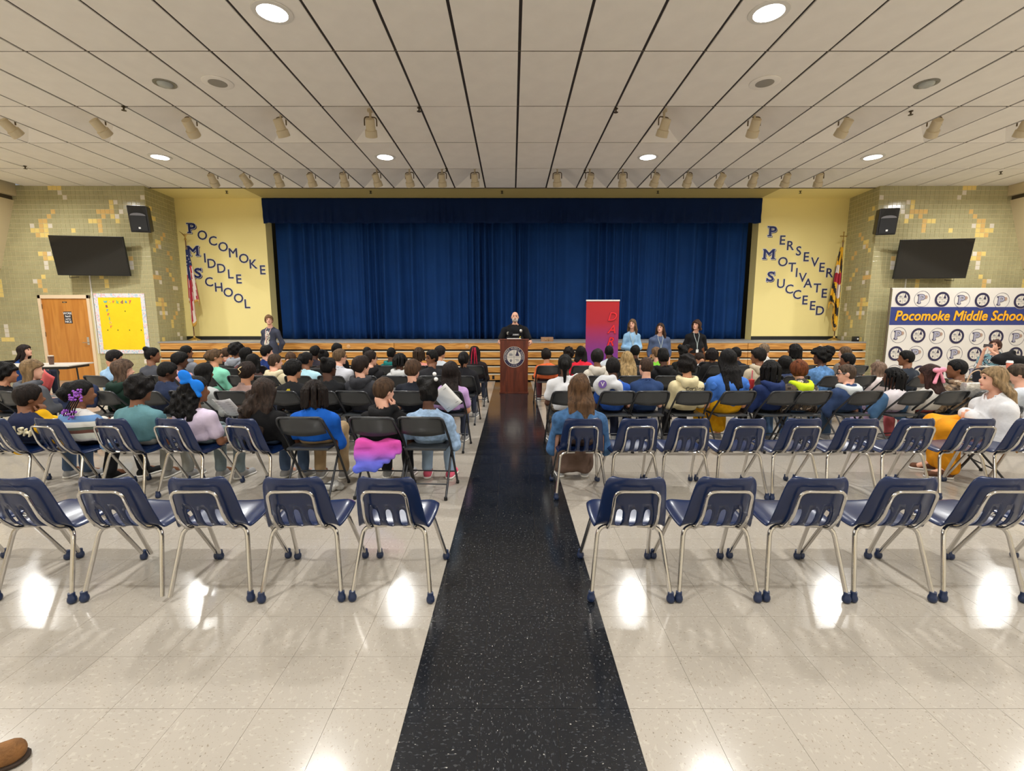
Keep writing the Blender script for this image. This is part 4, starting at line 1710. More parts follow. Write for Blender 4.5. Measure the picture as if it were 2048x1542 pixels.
S('B', 628, 782, 'royal blue polo shirt', (18, 88, 184), 'dreads', (34, 24, 20), 'c', 'f', 0, 4, tail=0.13, sleeve='m', pants=KHA, collar=(18, 88, 184), wide=1.08)
S('B', 767, 779, 'black hoodie with hand at mouth', (20, 20, 22), 'short', (84, 62, 44), 'a', 'f', 4, 42, arms=('lap', 'chin'), hood=True, pants=BPT, pitch=14)
S('B', 858, 784, 'light denim jacket and white hair baubles', (142, 168, 198), 'puffs', BLK, 'd', 'f', 4, 6, kind='denim', collar=(142, 164, 186), arms=('lap', 'hold'), pants=(150, 172, 196), shoes=(216, 96, 120), wide=1.08)
S('C', 14, 745, 'black jacket', (24, 24, 27), 'curly', BLK, 'b', 'f', 10, 50)
S('C', 66, 738, 'dark grey hoodie holding red folder', (84, 86, 92), 'bob', (150, 122, 86), 'a', 'f', 14, 62, hood=True, tail=0.16, arms='hold')
S('C', 247, 738, 'dark green hoodie', (26, 48, 40), 'bob', (104, 82, 66), 'a', 'f', 8, 50, hood=True, tail=0.13)
S('C', 337, 742, 'navy puffer jacket', (36, 46, 72), 'short', BLK, 'd', 'f', 10, 52, puffy=0.02, pitch=20)
S('C', 410, 744, 'pale grey sweatshirt', (176, 180, 180), 'long', BLK, 'c', 'f', 12, 30, tail=0.22, roll=10)
S('C', 493, 742, 'mauve brown top with claw clip', (140, 116, 110), 'full', (44, 30, 24), 'b', 'f', 4, 10)
S('C', 589, 737, 'black T-shirt with yellow neck print', (24, 25, 28), 'full', BLK, 'b', 'f', 6, 32)
S('C', 660, 733, 'black T-shirt', (20, 21, 24), 'bun', BLK, 'd', 'f', 4, 30, wide=1.05)
S('C', 725, 730, 'charcoal hoodie', (48, 49, 54), 'full', (46, 32, 26), 'a', 'f', 8, 44, hood=True, wide=1.08)
S('C', 826, 737, 'dark navy T-shirt', (26, 30, 40), 'full', (92, 68, 50), 'a', 'f', 4, 24, sleeve='s')
S('C', 900, 742, 'lilac T-shirt', (190, 156, 208), 'bob', (36, 26, 24), 'b', 'f', 4, 4, sleeve='s', tail=0.22, wide=1.05)
S('D', 229, 714, 'light blue shirt', (150, 184, 216), 'short', (34, 28, 28), 'b', 'f', 10, 46, pitch=22)
S('D', 306, 709, 'dark grey sweatshirt', (72, 74, 82), 'bun', BLK, 'c', 'f', 10, 66)
S('D', 360, 719, 'pink jacket', (196, 150, 156), 'full', BLK, 'd', 'f', 10, 60, pitch=14)
S('D', 433, 712, 'mint green sweater', (132, 208, 180), 'pony', (108, 84, 60), 'b', 'f', 10, 64, tail=0.12, glasses=True)
S('D', 506, 722, 'dark brown top', (66, 48, 44), 'long', BLK, 'c', 'f', 6, 20, tail=0.2)
S('D', 551, 722, 'cream hoodie', (212, 200, 168), 'short', (76, 58, 44), 'a', 'f', 6, 52, hood=True)
S('D', 615, 718, 'pale blue T-shirt', (172, 212, 226), 'pony', BLK, 'c', 'f', 4, 36, sleeve='s', tail=0.1)
S('D', 679, 712, 'light grey polo shirt', (190, 192, 200), 'short', (112, 90, 66), 'a', 'f', 6, 48, sleeve='s', glasses=True, collar=(190, 192, 200))
S('D', 742, 715, 'black hoodie', (26, 26, 29), 'short', (40, 28, 24), 'a', 'f', 6, 52, hood=True, glasses=True)
S('D', 800, 720, 'light grey hoodie', (196, 198, 198), 'dreads', BLK, 'd', 'f', 2, 4, hood=True, tail=0.085)
S('D', 863, 714, 'dark zip jacket looking back', (38, 38, 42), 'short', BLK, 'c', 'f', -10, -128, face=True)
S('D', 928, 717, 'black puffer coat', (26, 26, 31), 'pony', BLK, 'c', 'f', 4, 8, tail=0.2, puffy=0.015)
S('E', 374, 703, 'grey zip hoodie', (134, 138, 148), 'short', BLK, 'c', 'f', 8, 40, hood=True)
S('E', 453, 706, 'rust red shirt', (140, 80, 64), 'short', (92, 70, 54), 'a', 'f', 6, 10, dy=0.9)
S('E', 473, 700, 'heather grey hoodie', (158, 164, 174), 'afro', BLK, 'c', 'f', 8, 40, hood=True)
S('E', 492, 708, 'maroon shirt', (96, 56, 56), 'bob', BLK, 'b', 'f', 6, 20, dy=-0.5)
S('E', 535, 703, 'blue and navy jacket', (36, 58, 120), 'full', BLK, 'a', 'f', 10, 60)
S('E', 582, 716, 'black hoodie bending forward', (28, 28, 32), 'short', (96, 70, 50), 'a', 'f', 0, 0, pitch=42, hood=True)
S('E', 630, 703, 'dark plum jacket', (50, 46, 56), 'short', BLK, 'd', 'f', 0, 20)
S('E', 647, 712, 'dark brown hoodie', (46, 38, 38), 'bun', BLK, 'd', 'f', 0, 10, dy=-0.5)
S('E', 676, 698, 'black sweatshirt', (24, 24, 27), 'short', BLK, 'c', 'f', 6, 40)
S('E', 735, 705, 'dark brown shirt', (54, 40, 36), 'buzz', BLK, 'd', 'f', 4, 10)
S('E', 783, 706, 'teal green hoodie', (22, 108, 104), 'buzz', BLK, 'd', 'f', 4, 14, hood=True)
S('E', 838, 706, 'salmon pink shirt', (236, 158, 144), 'dreads', (64, 46, 30), 'c', 'f', 2, 4, tail=0.12, dy=0.0)
S('E', 880, 704, 'white and blue blouse', (206, 214, 222), 'full', (36, 28, 28), 'b', 'f', 8, 52)
S('E', 950, 704, 'black jacket and red hair streaks', (36, 28, 30), 'long', (20, 14, 14), 'c', 'f', 4, 20, tail=0.2, wide=1.15)
# --- backdrop side of the aisle
S('B', 1158, 772, 'denim jacket and long brown skirt', (62, 98, 140), 'long', (104, 76, 52), 'a', 'b', 0, 0, kind='denim', tail=0.38, kid=False, skirt=((108, 88, 78), 0.06), arms='clasp', wide=1.05)
S('C', 1130, 726, 'white T-shirt and camouflage trousers', (214, 216, 220), 'pony', BLK, 'd', 'f', -4, 10, sleeve='s', tail=0.36, pants=(110, 104, 96), pkind='camo', wide=1.1)
S('C', 1226, 733, 'bright blue T-shirt', (40, 82, 166), 'short', (20, 15, 14), 'd', 'f', 0, 4, sleeve='s', pants=(30, 36, 56))
S('C', 1290, 731, 'navy polo shirt', (40, 62, 104), 'buzz', (78, 58, 46), 'a', 'f', -2, -14, sleeve='s', collar=(40, 62, 104), pants=(36, 44, 70), roll=6)
S('C', 1372, 729, 'cream hoodie with black lettering', (212, 200, 160), 'curly', (24, 18, 16), 'b', 'f', 0, 2, hood=True, pants=BPT)
S('C', 1455, 716, 'blue ruffled blouse and mustard pleated skirt', (62, 110, 190), 'long', (16, 14, 16), 'b', 'f', -4, -8, tail=0.32, kid=False, skirt=((220, 164, 20), 0.12), sleeve='s', wide=1.1)
S('C', 1541, 737, 'navy hoodie with teal lining', (30, 46, 90), 'braids', BLK, 'd', 'f', -6, -12, hood=True, tail=0.17, arms=('hold', 'lap'), pants=BPT)
S('C', 1597, 738, 'black camouflage puffer with neon hood', (58, 56, 58), 'full', RED, 'a', 'f', -6, 16, kind='camo', hood=(196, 220, 40), puffy=0.018, pants=(80, 110, 150))
S('C', 1692, 745, 'navy jacket with pale grey hood', (48, 66, 102), 'buzz', (92, 74, 60), 'a', 'f', -10, -62, hood=(196, 202, 204), glasses=True, pants=(62, 84, 110), puffy=0.01)
S('C', 1785, 752, 'white and blue raglan shirt', (212, 206, 210), 'braids', BLK, 'd', 'f', -12, -48, tail=0.26, sleevecol=(70, 104, 140), pants=(200, 180, 210))
S('C', 1857, 748, 'white sweater and pink hair bow', (218, 214, 206), 'bob', (62, 36, 30), 'c', 'f', -10, -40, tail=0.2, pants=(190, 100, 104))
S('C', 1914, 736, 'brown camouflage hoodie', (150, 128, 104), 'durag', (14, 14, 16), 'c', 'f', -20, -66, kind='camo', hood=True, wide=1.1)
S('C', 2036, 746, 'pale grey top looking down', (190, 196, 204), 'short', (86, 72, 58), 'a', 'f', -30, -50, pitch=28)
S('D', 1195, 713, 'oatmeal hoodie', (206, 200, 188), 'full', (26, 20, 18), 'c', 'f', 0, 14, hood=True)
S('D', 1255, 717, 'black top and long fair hair', (26, 26, 28), 'long', (196, 166, 116), 'a', 'f', 0, 4, tail=0.30)
S('D', 1326, 713, 'black hooded sweatshirt', (22, 22, 24), 'flat', BLK, 'd', 'f', 0, -6, hood=True)
S('D', 1516, 711, 'beige hoodie', (184, 172, 150), 'full', (26, 19, 17), 'c', 'f', -8, -62, hood=True)
S('D', 1568, 727, 'navy sweatshirt', (44, 54, 82), 'bob', BLK, 'c', 'f', -4, 4, tail=0.12)
S('D', 1640, 712, 'blue denim jacket', (92, 134, 184), 'afro', BLK, 'd', 'f', -8, -66, kind='denim')
S('D', 1694, 720, 'dark shirt with hands raised', (40, 36, 40), 'short', BLK, 'c', 'f', -12, -66, arms='chin')
S('D', 1755, 738, 'white top with pink tint', (222, 208, 206), 'long', (142, 116, 98), 'a', 'f', -8, -24, tail=0.14)
S('D', 1811, 715, 'dark vest over shirt', (44, 50, 60), 'short', BLK, 'c', 'f', -10, -66)
S('E', 1093, 709, 'orange T-shirt', (224, 108, 62), 'full', DKB, 'b', 'f', -2, 6, sleeve='s', roll=-8, pants=(86, 46, 50))
S('E', 1138, 706, 'dark olive top', (60, 62, 56), 'curly', DKB, 'b', 'f', 0, 4, dy=0.8)
S('E', 1162, 704, 'bright red top', (222, 40, 60), 'long', BLK, 'b', 'f', 0, 4, tail=0.16)
S('E', 1217, 702, 'pale blue shirt with raised hand', (200, 208, 216), 'buzz', BLK, 'd', 'f', 0, 10, arms=('lap', 'chin'))
S('E', 1270, 702, 'black shirt behind the fair-haired person', (24, 24, 26), 'short', BLK, 'd', 'f', 0, 14)
S('E', 1312, 706, 'lime green T-shirt', (130, 208, 66), 'short', (136, 104, 74), 'a', 'f', -4, -34, sleeve='s')
S('E', 1366, 703, 'black jersey with gold numerals', (26, 28, 28), 'puffs', BLK, 'd', 'f', 0, -4)
S('E', 1400, 716, 'white and grey hoodie bent forward', (196, 202, 204), 'short', BRN, 'b', 'f', -10, -10, pitch=45, hood=True, dy=0.8)
S('E', 1424, 707, 'black bomber jacket', (30, 30, 31), 'dreads', (26, 18, 18), 'c', 'f', -4, -14, tail=0.1)
S('E', 1470, 706, 'navy blazer with white collar', (28, 32, 44), 'short', BLK, 'c', 'f', -4, -10, collar=(220, 220, 222))
S('E', 1527, 698, 'white T-shirt', (220, 220, 216), 'buzz', (150, 128, 104), 'a', 'f', -6, -40, sleeve='s')
S('E', 1588, 699, 'olive green shirt', (98, 100, 84), 'dreads', BLK, 'd', 'f', -8, -58, tail=0.17, kid=False)
S('E', 1690, 705, 'grey patterned shirt', (120, 112, 104), 'short', (110, 88, 66), 'a', 'f', -8, -50)

PERS = {}
for (row, door), lst in PEOPLE.items():
    lst.sort(key=lambda d: abs(d['px'] - 1024))
    side = 'door side' if door else 'backdrop side'
    for i, d in enumerate(lst):
        Yr = ROWY[row]
        hyl = 0.02
        Yb = Yr + 0.27 + d['dy']
        w = PX(d['px'], d['py'], Yb + hyl)
        key = 'person in %s, %s from aisle, %s, %s' % (d['what'], ordn(i), ROWN[row], side)
        kw = d['kw']
        near = row == 'B' or (row == 'C' and abs(w.x) < 2.2)
        hz = w.z - 0.012
        r = random.Random(int(d['px']))
        ya = math.radians(-d['yaw'])
        e, hc, R, nb = person((w.x, Yb, 0), (r.uniform(-0.012, 0.012), hyl, hz), key, shirt=d['shirt'], hair=d['hair'], hcol=d['hcol'], skin=d['skin'], yaw=d['yaw'], hyaw=d['hy'] - d['yaw'], near=near, group='seated audience', **kw)
        PERS[d['what']] = (e, hc, R, nb)
        lab = '%s from aisle, %s, %s, under %s' % (ordn(i), ROWN[row], side, ' '.join(d['what'].split()[:3]).replace(' with', '').replace(' and', ''))
        cx, cy = w.x, Yr + d['dy']
        dx = Vector((0, -0.27))
        ca, sa = math.cos(ya), math.sin(ya)
        bx, by = w.x + 0.27 * sa, Yb - 0.27 * ca
        if d['chair'] == 'b':
            blue_chair(bx, by, 'occupied blue plastic chair, ' + lab, ya, 'blue school chairs in use')
        else:
            folding_chair(bx, by, 'black folding chair, ' + lab, ya, 'black folding chairs')

# ================================================================== accessories worn by the audience
def to_local(e, p):
    a = -e.rotation_euler[2]
    v = Vector(p) - e.location
    return np.array((v.x * math.cos(a) - v.y * math.sin(a), v.x * math.sin(a) + v.y * math.cos(a), v.z))


def blob(name, prims, mt, parent=None, h=0.008, k=0.01, amp=0.0, fq=40.0, label=None, cat=None, cut=None, loc=(0, 0, 0)):
    def post(x, y, z, D):
        D = D + amp * wob(x, y, z, fq, 3)
        return D if cut is None else np.maximum(D, cut(x, y, z))
    V, Q = field(prims, h, k, 0.02, post)
    o = link(name, np_mesh(name, V, Q, mt, smooth=True), parent, loc)
    if label:
        tag(o, label, cat)
    return o


def bow(parent, c, w, hgt, mt, tails=0.0, axis=(1, 0, 0), name='hair_bow'):
    ax = unit(axis)
    c = np.asarray(c, float)
    pr = [ell(c, (0.018, 0.018, 0.02))]
    th = math.atan2(ax[2], math.hypot(ax[0], ax[1]))
    yw = math.degrees(math.atan2(ax[1], ax[0]))
    Rb = np.array(Matrix.Rotation(math.radians(yw), 3, 'Z') @ Matrix.Rotation(-th, 3, 'Y'))
    for s in (-1, 1):
        q = c + ax * s * w * 0.55
        pr += [ell(q, (w * 0.52, 0.028, hgt * 0.42), Rb), cap(c + ax * s * 0.01, q, 0.014, 0.024)]
        if tails:
            pr += [cap(c, c + ax * s * w * 0.75 - np.array((0, 0.01, tails)), 0.012, 0.020)]
    blob(name, pr, mt, parent, 0.008, 0.012)


M_INKB = mat('ink_black', lin((30, 28, 28)), 0.7)
M_CRT = mat('print_cream', lin((232, 222, 190)), 0.7)
M_INKY = mat('print_yellow', lin((226, 206, 60)), 0.7)
M_WHP = mat('white_gloss', lin((236, 236, 236)), 0.25)
M_PURB = mat('purple_beads', lin((150, 84, 190)), 0.2)

e, hc, R, nb = PERS['navy varsity jacket with yellow sleeves']
b = B()
for i, ch in enumerate('PARISH'):
    t = (i - 2.5) / 2.5
    add_text(b, ch, (t * 0.125, -0.150 + 0.028 * t * t, nb[2] - 0.105 - 0.030 * t * t), 0.062, 0.03, 0, 0.85, 0, Matrix.Rotation(0.36 * t, 4, 'Y') @ Matrix.Rotation(0.5 * t, 4, 'Z'), 0.016)
b.build('back_lettering', M_CRT, e)
e, hc, R, nb = PERS['striped knit sweater and purple hair beads']
b = B()
r_ = random.Random(2)
for px0, px1, py0, py1, n in ((138, 163, 779, 803, 36), (124, 152, 820, 838, 26)):
    for i in range(n):
        p = to_local(e, PX(r_.uniform(px0, px1), r_.uniform(py0, py1), e.location.y - 0.135 + r_.uniform(-0.01, 0.02) - (0.02 if py0 > 800 else 0)))
        b.ball(p, 0.0105, 6)
b.build('hair_beads', M_PURB, e, True, kind='stuff')
b = B()
for i in range(5):
    p0 = to_local(e, PX(142 + 4 * i, 800, e.location.y - 0.135))
    p1 = to_local(e, PX(127 + 5 * i, 832, e.location.y - 0.15))
    b.tube([p0, 0.5 * (p0 + p1) + np.array((0, -0.01, 0)), p1], 0.005, 6)
b.build('braid_ends', hairmat(BLK), e, True, kind='stuff')
e, hc, R, nb = PERS['lavender T-shirt with big blue hair bow']
p = to_local(e, PX(382, 762, e.location.y - 0.12))
M_BOWB = cloth((24, 118, 220))
bow(e, p, 0.125, 0.125, M_BOWB, tails=0.07, axis=(0.78, 0.1, -0.62))
blob('curls', [cap(hc + np.array((x, -0.06, 0.0)), hc + np.array((x * 1.35 - 0.02, -0.155, -0.22 - 0.05 * math.sin(9 * x))), 0.040, 0.030) for x in (-0.11, -0.07, -0.03, 0.01, 0.05)], hairmat(BLK), e, 0.008, 0.015, 0.011, 70)
e, hc, R, nb = PERS['black fleece jacket']
blob('hair_fall', [cap(hc + np.array((-0.02 + x, -0.08, -0.02)), hc + np.array((x - 0.05, -0.15, -0.16)), 0.045, 0.045) for x in (-0.05, 0.0)] + [cap(hc + np.array((x - 0.05, -0.15, -0.16)), hc + np.array((x - 0.10, -0.15, -0.30)), 0.045, 0.03) for x in (-0.05, 0.0)], hairmat((58, 44, 36)), e, 0.008, 0.02, 0.008, 60)
e, hc, R, nb = PERS['light denim jacket and white hair baubles']
b = B()
b.ball(to_local(e, PX(869, 748, e.location.y - 0.04)), 0.019, 10)
b.build('hair_bauble', M_WHP, e, True)
b = B()
b.ball(to_local(e, PX(872, 758.5, e.location.y - 0.08)), 0.019, 10)
b.build('hair_bauble', M_WHP, e, True)
e, hc, R, nb = PERS['mauve brown top with claw clip']
b = B()
b.tube([hc + R @ np.array((0.02, -0.125, 0.06)), hc + R @ np.array((-0.012, -0.142, 0.03)), hc + R @ np.array((0.022, -0.14, -0.005)), hc + R @ np.array((-0.01, -0.13, -0.03))], 0.006, 6)
b.build('claw_clip', mat('pale_gold', lin((220, 196, 148)), 0.3, 0.6), e, True)
e, hc, R, nb = PERS['black T-shirt with yellow neck print']
b = B()
add_text(b, '#', (0, -0.125, nb[2] - 0.085), 0.05, 0.03, 0, 1, 0, None, 0.03)
b.build('neck_print', M_INKY, e)
e, hc, R, nb = PERS['white sweater and pink hair bow']
bow(e, hc + np.array((0.0, -0.118, 0.075)), 0.085, 0.075, cloth((236, 150, 172)), tails=0.15, axis=(1, 0, 0.05))
e, hc, R, nb = PERS['denim jacket and long brown skirt']
b = B()
b.tube([hc + R @ np.array(p) for p in ((-0.094, 0.03, 0.04), (-0.078, 0.01, 0.090), (-0.030, 0.0, 0.122), (0.030, 0.0, 0.122), (0.078, 0.01, 0.090), (0.094, 0.03, 0.04))], 0.007, 6)
b.build('hairband', M_WHP, e, True)
e, hc, R, nb = PERS['cream hoodie with black lettering']
b = B()
add_text(b, 'Coraline', (0.03, -0.226, nb[2] - 0.092), 0.046, 0.006, 0.12, 0.95, 0, Matrix.Rotation(-0.04, 4, 'Y'), 0.003)
add_text(b, 'Coraline', (0.02, -0.180, nb[2] - 0.150), 0.034, 0.006, 0.12, 0.95, 0, None, 0.012)
b.build('back_lettering', M_INKB, e)
e, hc, R, nb = PERS['black jersey with gold numerals']
b = B()
add_text(b, '86', (-0.02, -0.125, nb[2] - 0.10), 0.10, 0.03, 0, 1.1, 0, None, 0.03)
b.build('jersey_number', M_INKY, e)
e, hc, R, nb = PERS['black jacket and red hair streaks']
b = B()
for x in (-0.03, 0.012, 0.04):
    b.tube([hc + np.array((x * 0.6, -0.085, 0.10)), hc + np.array((x, -0.135, 0.02)), hc + np.array((x * 1.3, -0.145, -0.10)), hc + np.array((x * 1.6, -0.145, -0.20))], [0.008, 0.011, 0.011, 0.006], 6)
b.build('red_streaks', hairmat((226, 40, 84)), e, True)
b = B()
b.ball((nb[0] + 0.11, nb[1] - 0.105, nb[2] - 0.09), (0.028, 0.02, 0.016), 8)
b.build('logo_patch', M_WHP, e, True)
e, hc, R, nb = PERS['olive green shirt']
e, hc, R, nb = PERS['blue denim jacket']
e2 = e
blob('hair_puff', [ell(hc + R @ np.array((0.0, -0.115, 0.075)), (0.085, 0.085, 0.085))], hairmat(BLK), e, 0.012, 0.02, 0.010, 55)
e, hc, R, nb = PERS['blue ruffled blouse and mustard pleated skirt']
for s in (-1, 1):
    c = np.array((nb[0] + s * 0.205, nb[1] + 0.01, nb[2] - 0.135))
    blob('shoulder_ruffle', [ell(c, (0.045, 0.085, 0.06)), cap(c + np.array((s * 0.0, -0.05, -0.02)), c + np.array((s * 0.02, 0.06, -0.03)), 0.045)], cloth((62, 110, 190)), e, 0.011, 0.02, 0.006, 60)

# ================================================================== loose things among the rows
def sheet(name, c, w, hgt, R3, mt, label, cat, lines=0):
    e_ = empty(name, c)
    tag(e_, label, cat)
    n, m = 6, 6
    V, Q = [], []
    for j in range(m):
        for i in range(n):
            u, v = i / (n - 1) - 0.5, j / (m - 1) - 0.5
            V.append(R3 @ np.array((u * w, 0.02 * (4 * u * u - 0.5), v * hgt)))
    for j in range(m - 1):
        for i in range(n - 1):
            Q.append((j * n + i, j * n + i + 1, (j + 1) * n + i + 1, (j + 1) * n + i))
    me = np_mesh('page', V, Q, mt, smooth=True)
    o = link('page', me, e_)
    sd = o.modifiers.new('t', 'SOLIDIFY')
    sd.thickness = 0.002
    for k in range(lines):
        b = B()
        zc = hgt * (0.36 - 0.72 * k / max(1, lines - 1))
        v = [(-w * 0.4, -0.006, zc), (w * 0.4, -0.006, zc), (w * 0.4, -0.006, zc + 0.004), (-w * 0.4, -0.006, zc + 0.004)]
        b.add([R3 @ np.array(p) for p in v], [(0, 1, 2, 3)])
        b.build('print_line', M_GREYG, e_)
    return e_


sheet('paper_sheet', PX(893, 797, 4.52), 0.19, 0.25, rotm(0, -18, -38), M_PAPER, 'white printed sheet held up by the person in light denim jacket', 'paper', 2)
sheet('paper_sheet', PX(455, 815, 4.62), 0.20, 0.24, rotm(8, -40, -4), M_PAPER, 'lined white paper held by the person with the blue hair bow', 'paper', 6)
sheet('folder', PX(92, 760, 6.0), 0.26, 0.2, rotm(20, 10, 22), mat('red_card', lin((214, 92, 92)), 0.7), 'red card folder held by the person in dark grey hoodie', 'folder')
sheet('paper_sheet', PX(1653, 787, 5.9), 0.18, 0.1, rotm(-20, -60, 0), M_PAPER, 'small white sheet on the lap beside the neon hooded puffer', 'paper')

# red tumbler with straw
c = PX(1503, 766, 5.95)
e_ = empty('drink_tumbler', (c.x, c.y, c.z - 0.04))
tag(e_, 'red drink bottle with pink straw held up in the third row', 'bottle')
b = B()
b.lathe([(0.025, -0.03), (0.030, 0.0), (0.034, 0.07), (0.034, 0.085), (0.012, 0.09)], 14)
b.build('cup', mat('red_plastic', lin((196, 60, 58)), 0.3), e_, True)
b = B()
b.tube([(0, 0, 0.08), (0.002, 0, 0.20)], 0.008, 8)
b.build('straw', mat('pink_plastic', lin((232, 120, 130)), 0.4), e_, True)

# tie-dyed jacket hanging off a folding chair
pp = PERS['black hoodie with hand at mouth'][0].location
cx, cy = pp.x, pp.y - 0.20
blob('draped_jacket', [cap((cx - 0.19 + 0.01 * math.sin(3 * k), cy - 0.006 * k + 0.012 * math.sin(4 * k), 0.51 - 0.036 * k), (cx + 0.18 - (0.0 if k < 4 else 0.055 * (k - 3)), cy - 0.005 * k, 0.51 - (0.030 if k < 5 else 0.034) * k), 0.024) for k in range(8)],
     cloth((180, 100, 200), 'tiedye'), None, 0.010, 0.028, 0.011, 30, 'pink and blue tie-dyed jacket hanging below a folding chair back', 'jacket')
# navy jacket over an empty folding chair
p = PX(168, 775, 5.52)
folding_chair(p.x, 5.52, 'black folding chair with navy jacket over its back, third row, door side', -0.1, 'black folding chairs')
blob('draped_jacket', [cap((p.x - 0.18, 5.47, 0.745), (p.x + 0.17, 5.47, 0.74), 0.045), cap((p.x - 0.19, 5.44, 0.66), (p.x + 0.18, 5.44, 0.66), 0.035), cap((p.x - 0.16, 5.44, 0.58), (p.x + 0.16, 5.44, 0.60), 0.03), ell((p.x + 0.02, 5.48, 0.80), (0.17, 0.06, 0.06))],
     cloth((34, 44, 72)), None, 0.014, 0.05, 0.006, 28, 'navy jacket draped over the back of an empty folding chair', 'jacket')
# grey sweatshirt over a shoulder
p = PX(1203, 772, 5.62)
o = blob('draped_sweatshirt', [ell((p.x, p.y, p.z), (0.105, 0.045, 0.12)), cap((p.x + 0.02, p.y, p.z + 0.02), (p.x + 0.20, p.y + 0.02, p.z + 0.0), 0.05), cap((p.x, p.y, p.z + 0.05), (p.x + 0.14, p.y + 0.05, p.z + 0.09), 0.05), cap((p.x + 0.20, p.y + 0.02, p.z), (p.x + 0.22, p.y, p.z - 0.05), 0.04)],
         cloth((196, 198, 202)), None, 0.013, 0.04, 0.007, 30, 'pale grey sweatshirt with round purple print slung over blue shoulders', 'sweatshirt')
b = B()
b.disc((p.x, p.y - 0.062, p.z + 0.03), 0.05, 20)
b.build('round_print', mat('purple_print', lin((120, 92, 170)), 0.7), o)
b = B()
add_text(b, 'V', (p.x, p.y - 0.064, p.z + 0.03), 0.05, 0.02)
b.build('letter_print', M_WHP, o)
# silvery handbag
p = PX(1946, 778, 5.62)
e_ = empty('handbag', (p.x, p.y, p.z - 0.10))
tag(e_, 'shiny silver handbag beside the brown camouflage hoodie', 'handbag')
b = B()
b.box((-0.13, -0.05, 0.0), (0.13, 0.05, 0.18), bev=0.03)
b.build('bag_body', mat('silver_vinyl', lin((206, 204, 200)), 0.2, 0.5, 0.15, 14, 0.5, 30), e_, True)
b = B()
b.tube([(-0.09, 0, 0.17), (-0.05, 0, 0.30), (0.06, 0, 0.34), (0.10, 0, 0.17)], 0.007, 6, fillet=0.05)
b.build('strap', mat('tan_strap', lin((190, 160, 130)), 0.5), e_, True)
# crumpled bag on the floor
p = (PX(668, 985, 4.3).x, 4.28)
blob('plastic_bag', [ell((p[0], p[1], 0.04), (0.09, 0.06, 0.045)), ell((p[0] + 0.05, p[1] + 0.03, 0.03), (0.05, 0.05, 0.035))], mat('thin_plastic', lin((176, 176, 172)), 0.25, 0, 0.2, 20, 0.8, 30), None, 0.009, 0.02, 0.010, 60, 'crumpled grey plastic bag on the floor under a folding chair', 'bag', cut=lambda x, y, z: 0.002 - z)

# ================================================================== grown-ups
AD = dict(kid=False, near=True, face=True)
# speaker at the lectern
YO = 10.68
w = PX(1030, 634, YO)
e, hc, R, nb = person((w.x, YO, 0), (0, 0.04, w.z), 'person in black uniform and vest speaking at the wooden lectern', shirt=(26, 27, 31), pants=(24, 25, 30), hair='none', hcol=(190, 176, 164), skin='a', yaw=180, hyaw=0, pitch=-4, pose='stand', arms='podium', sleeve='s', H=1.80, wide=1.28, collar=(24, 25, 29), shoes=(20, 20, 22), **AD)
vest = [ell((nb[0], nb[1] + 0.03, nb[2] - 0.17), (0.20, 0.15, 0.17)), ell((nb[0], nb[1] + 0.035, nb[2] - 0.34), (0.205, 0.155, 0.15)), cap((-0.11, nb[1] + 0.03, nb[2] - 0.04), (-0.12, nb[1] + 0.05, nb[2] - 0.15), 0.045), cap((0.11, nb[1] + 0.03, nb[2] - 0.04), (0.12, nb[1] + 0.05, nb[2] - 0.15), 0.045)]
blob('vest', vest, cloth((20, 21, 24)), e, 0.012, 0.03, 0.003, 40)
fy = nb[1] + 0.175
for i, (x, z, sx, sz_) in enumerate(((-0.13, -0.36, 0.05, 0.09), (-0.04, -0.37, 0.05, 0.08), (0.05, -0.37, 0.05, 0.08), (0.13, -0.35, 0.045, 0.09), (0.10, -0.19, 0.05, 0.06))):
    b = B()
    b.box((x - sx, fy - 0.04, nb[2] + z - sz_ / 2), (x + sx, fy + 0.03, nb[2] + z + sz_ / 2), bev=0.008)
    b.build('vest_pouch', cloth((28, 29, 33)), e, True)
b = B()
b.box((-0.09, fy, nb[2] - 0.235), (0.06, fy + 0.018, nb[2] - 0.195), bev=0.003)
b.build('name_strip', mat('grey_patch', lin((96, 98, 102)), 0.6), e)
b = B()
add_text(b, 'SHERIFF', (0, 0, 0), 0.026, 0.01, 0, 0.9, 0, Matrix.Rotation(PI, 4, 'Z'), 0.002)
o = b.build('strip_lettering', M_WHP, e, loc=(-0.015, fy + 0.021, nb[2] - 0.215))
b = B()
b.ball((-0.13, fy - 0.005, nb[2] - 0.13), (0.03, 0.012, 0.036), 10)
b.build('badge', mat('silver_badge', lin((200, 200, 196)), 0.3, 0.6), e, True)
b = B()
b.ball((0.155, fy - 0.03, nb[2] - 0.185), (0.03, 0.012, 0.036), 10)
b.build('chest_patch', M_GREYG, e, True)
b = B()
b.tube([(-0.12, fy + 0.035, nb[2] - 0.25), (-0.095, fy + 0.04, nb[2] - 0.30), (-0.09, fy + 0.04, nb[2] - 0.38)], 0.008, 6)
b.build('yellow_cord', M_INKY, e, True)
for s in (-1, 1):
    b = B()
    b.ball((s * 0.262, nb[1] + 0.02, nb[2] - 0.165), (0.012, 0.03, 0.038), 8)
    b.build('shoulder_patch', M_GREYG, e, True)
beard = [ell(hc + R @ np.array((0, 0.028, -0.066)), (0.066, 0.070, 0.056), R)]


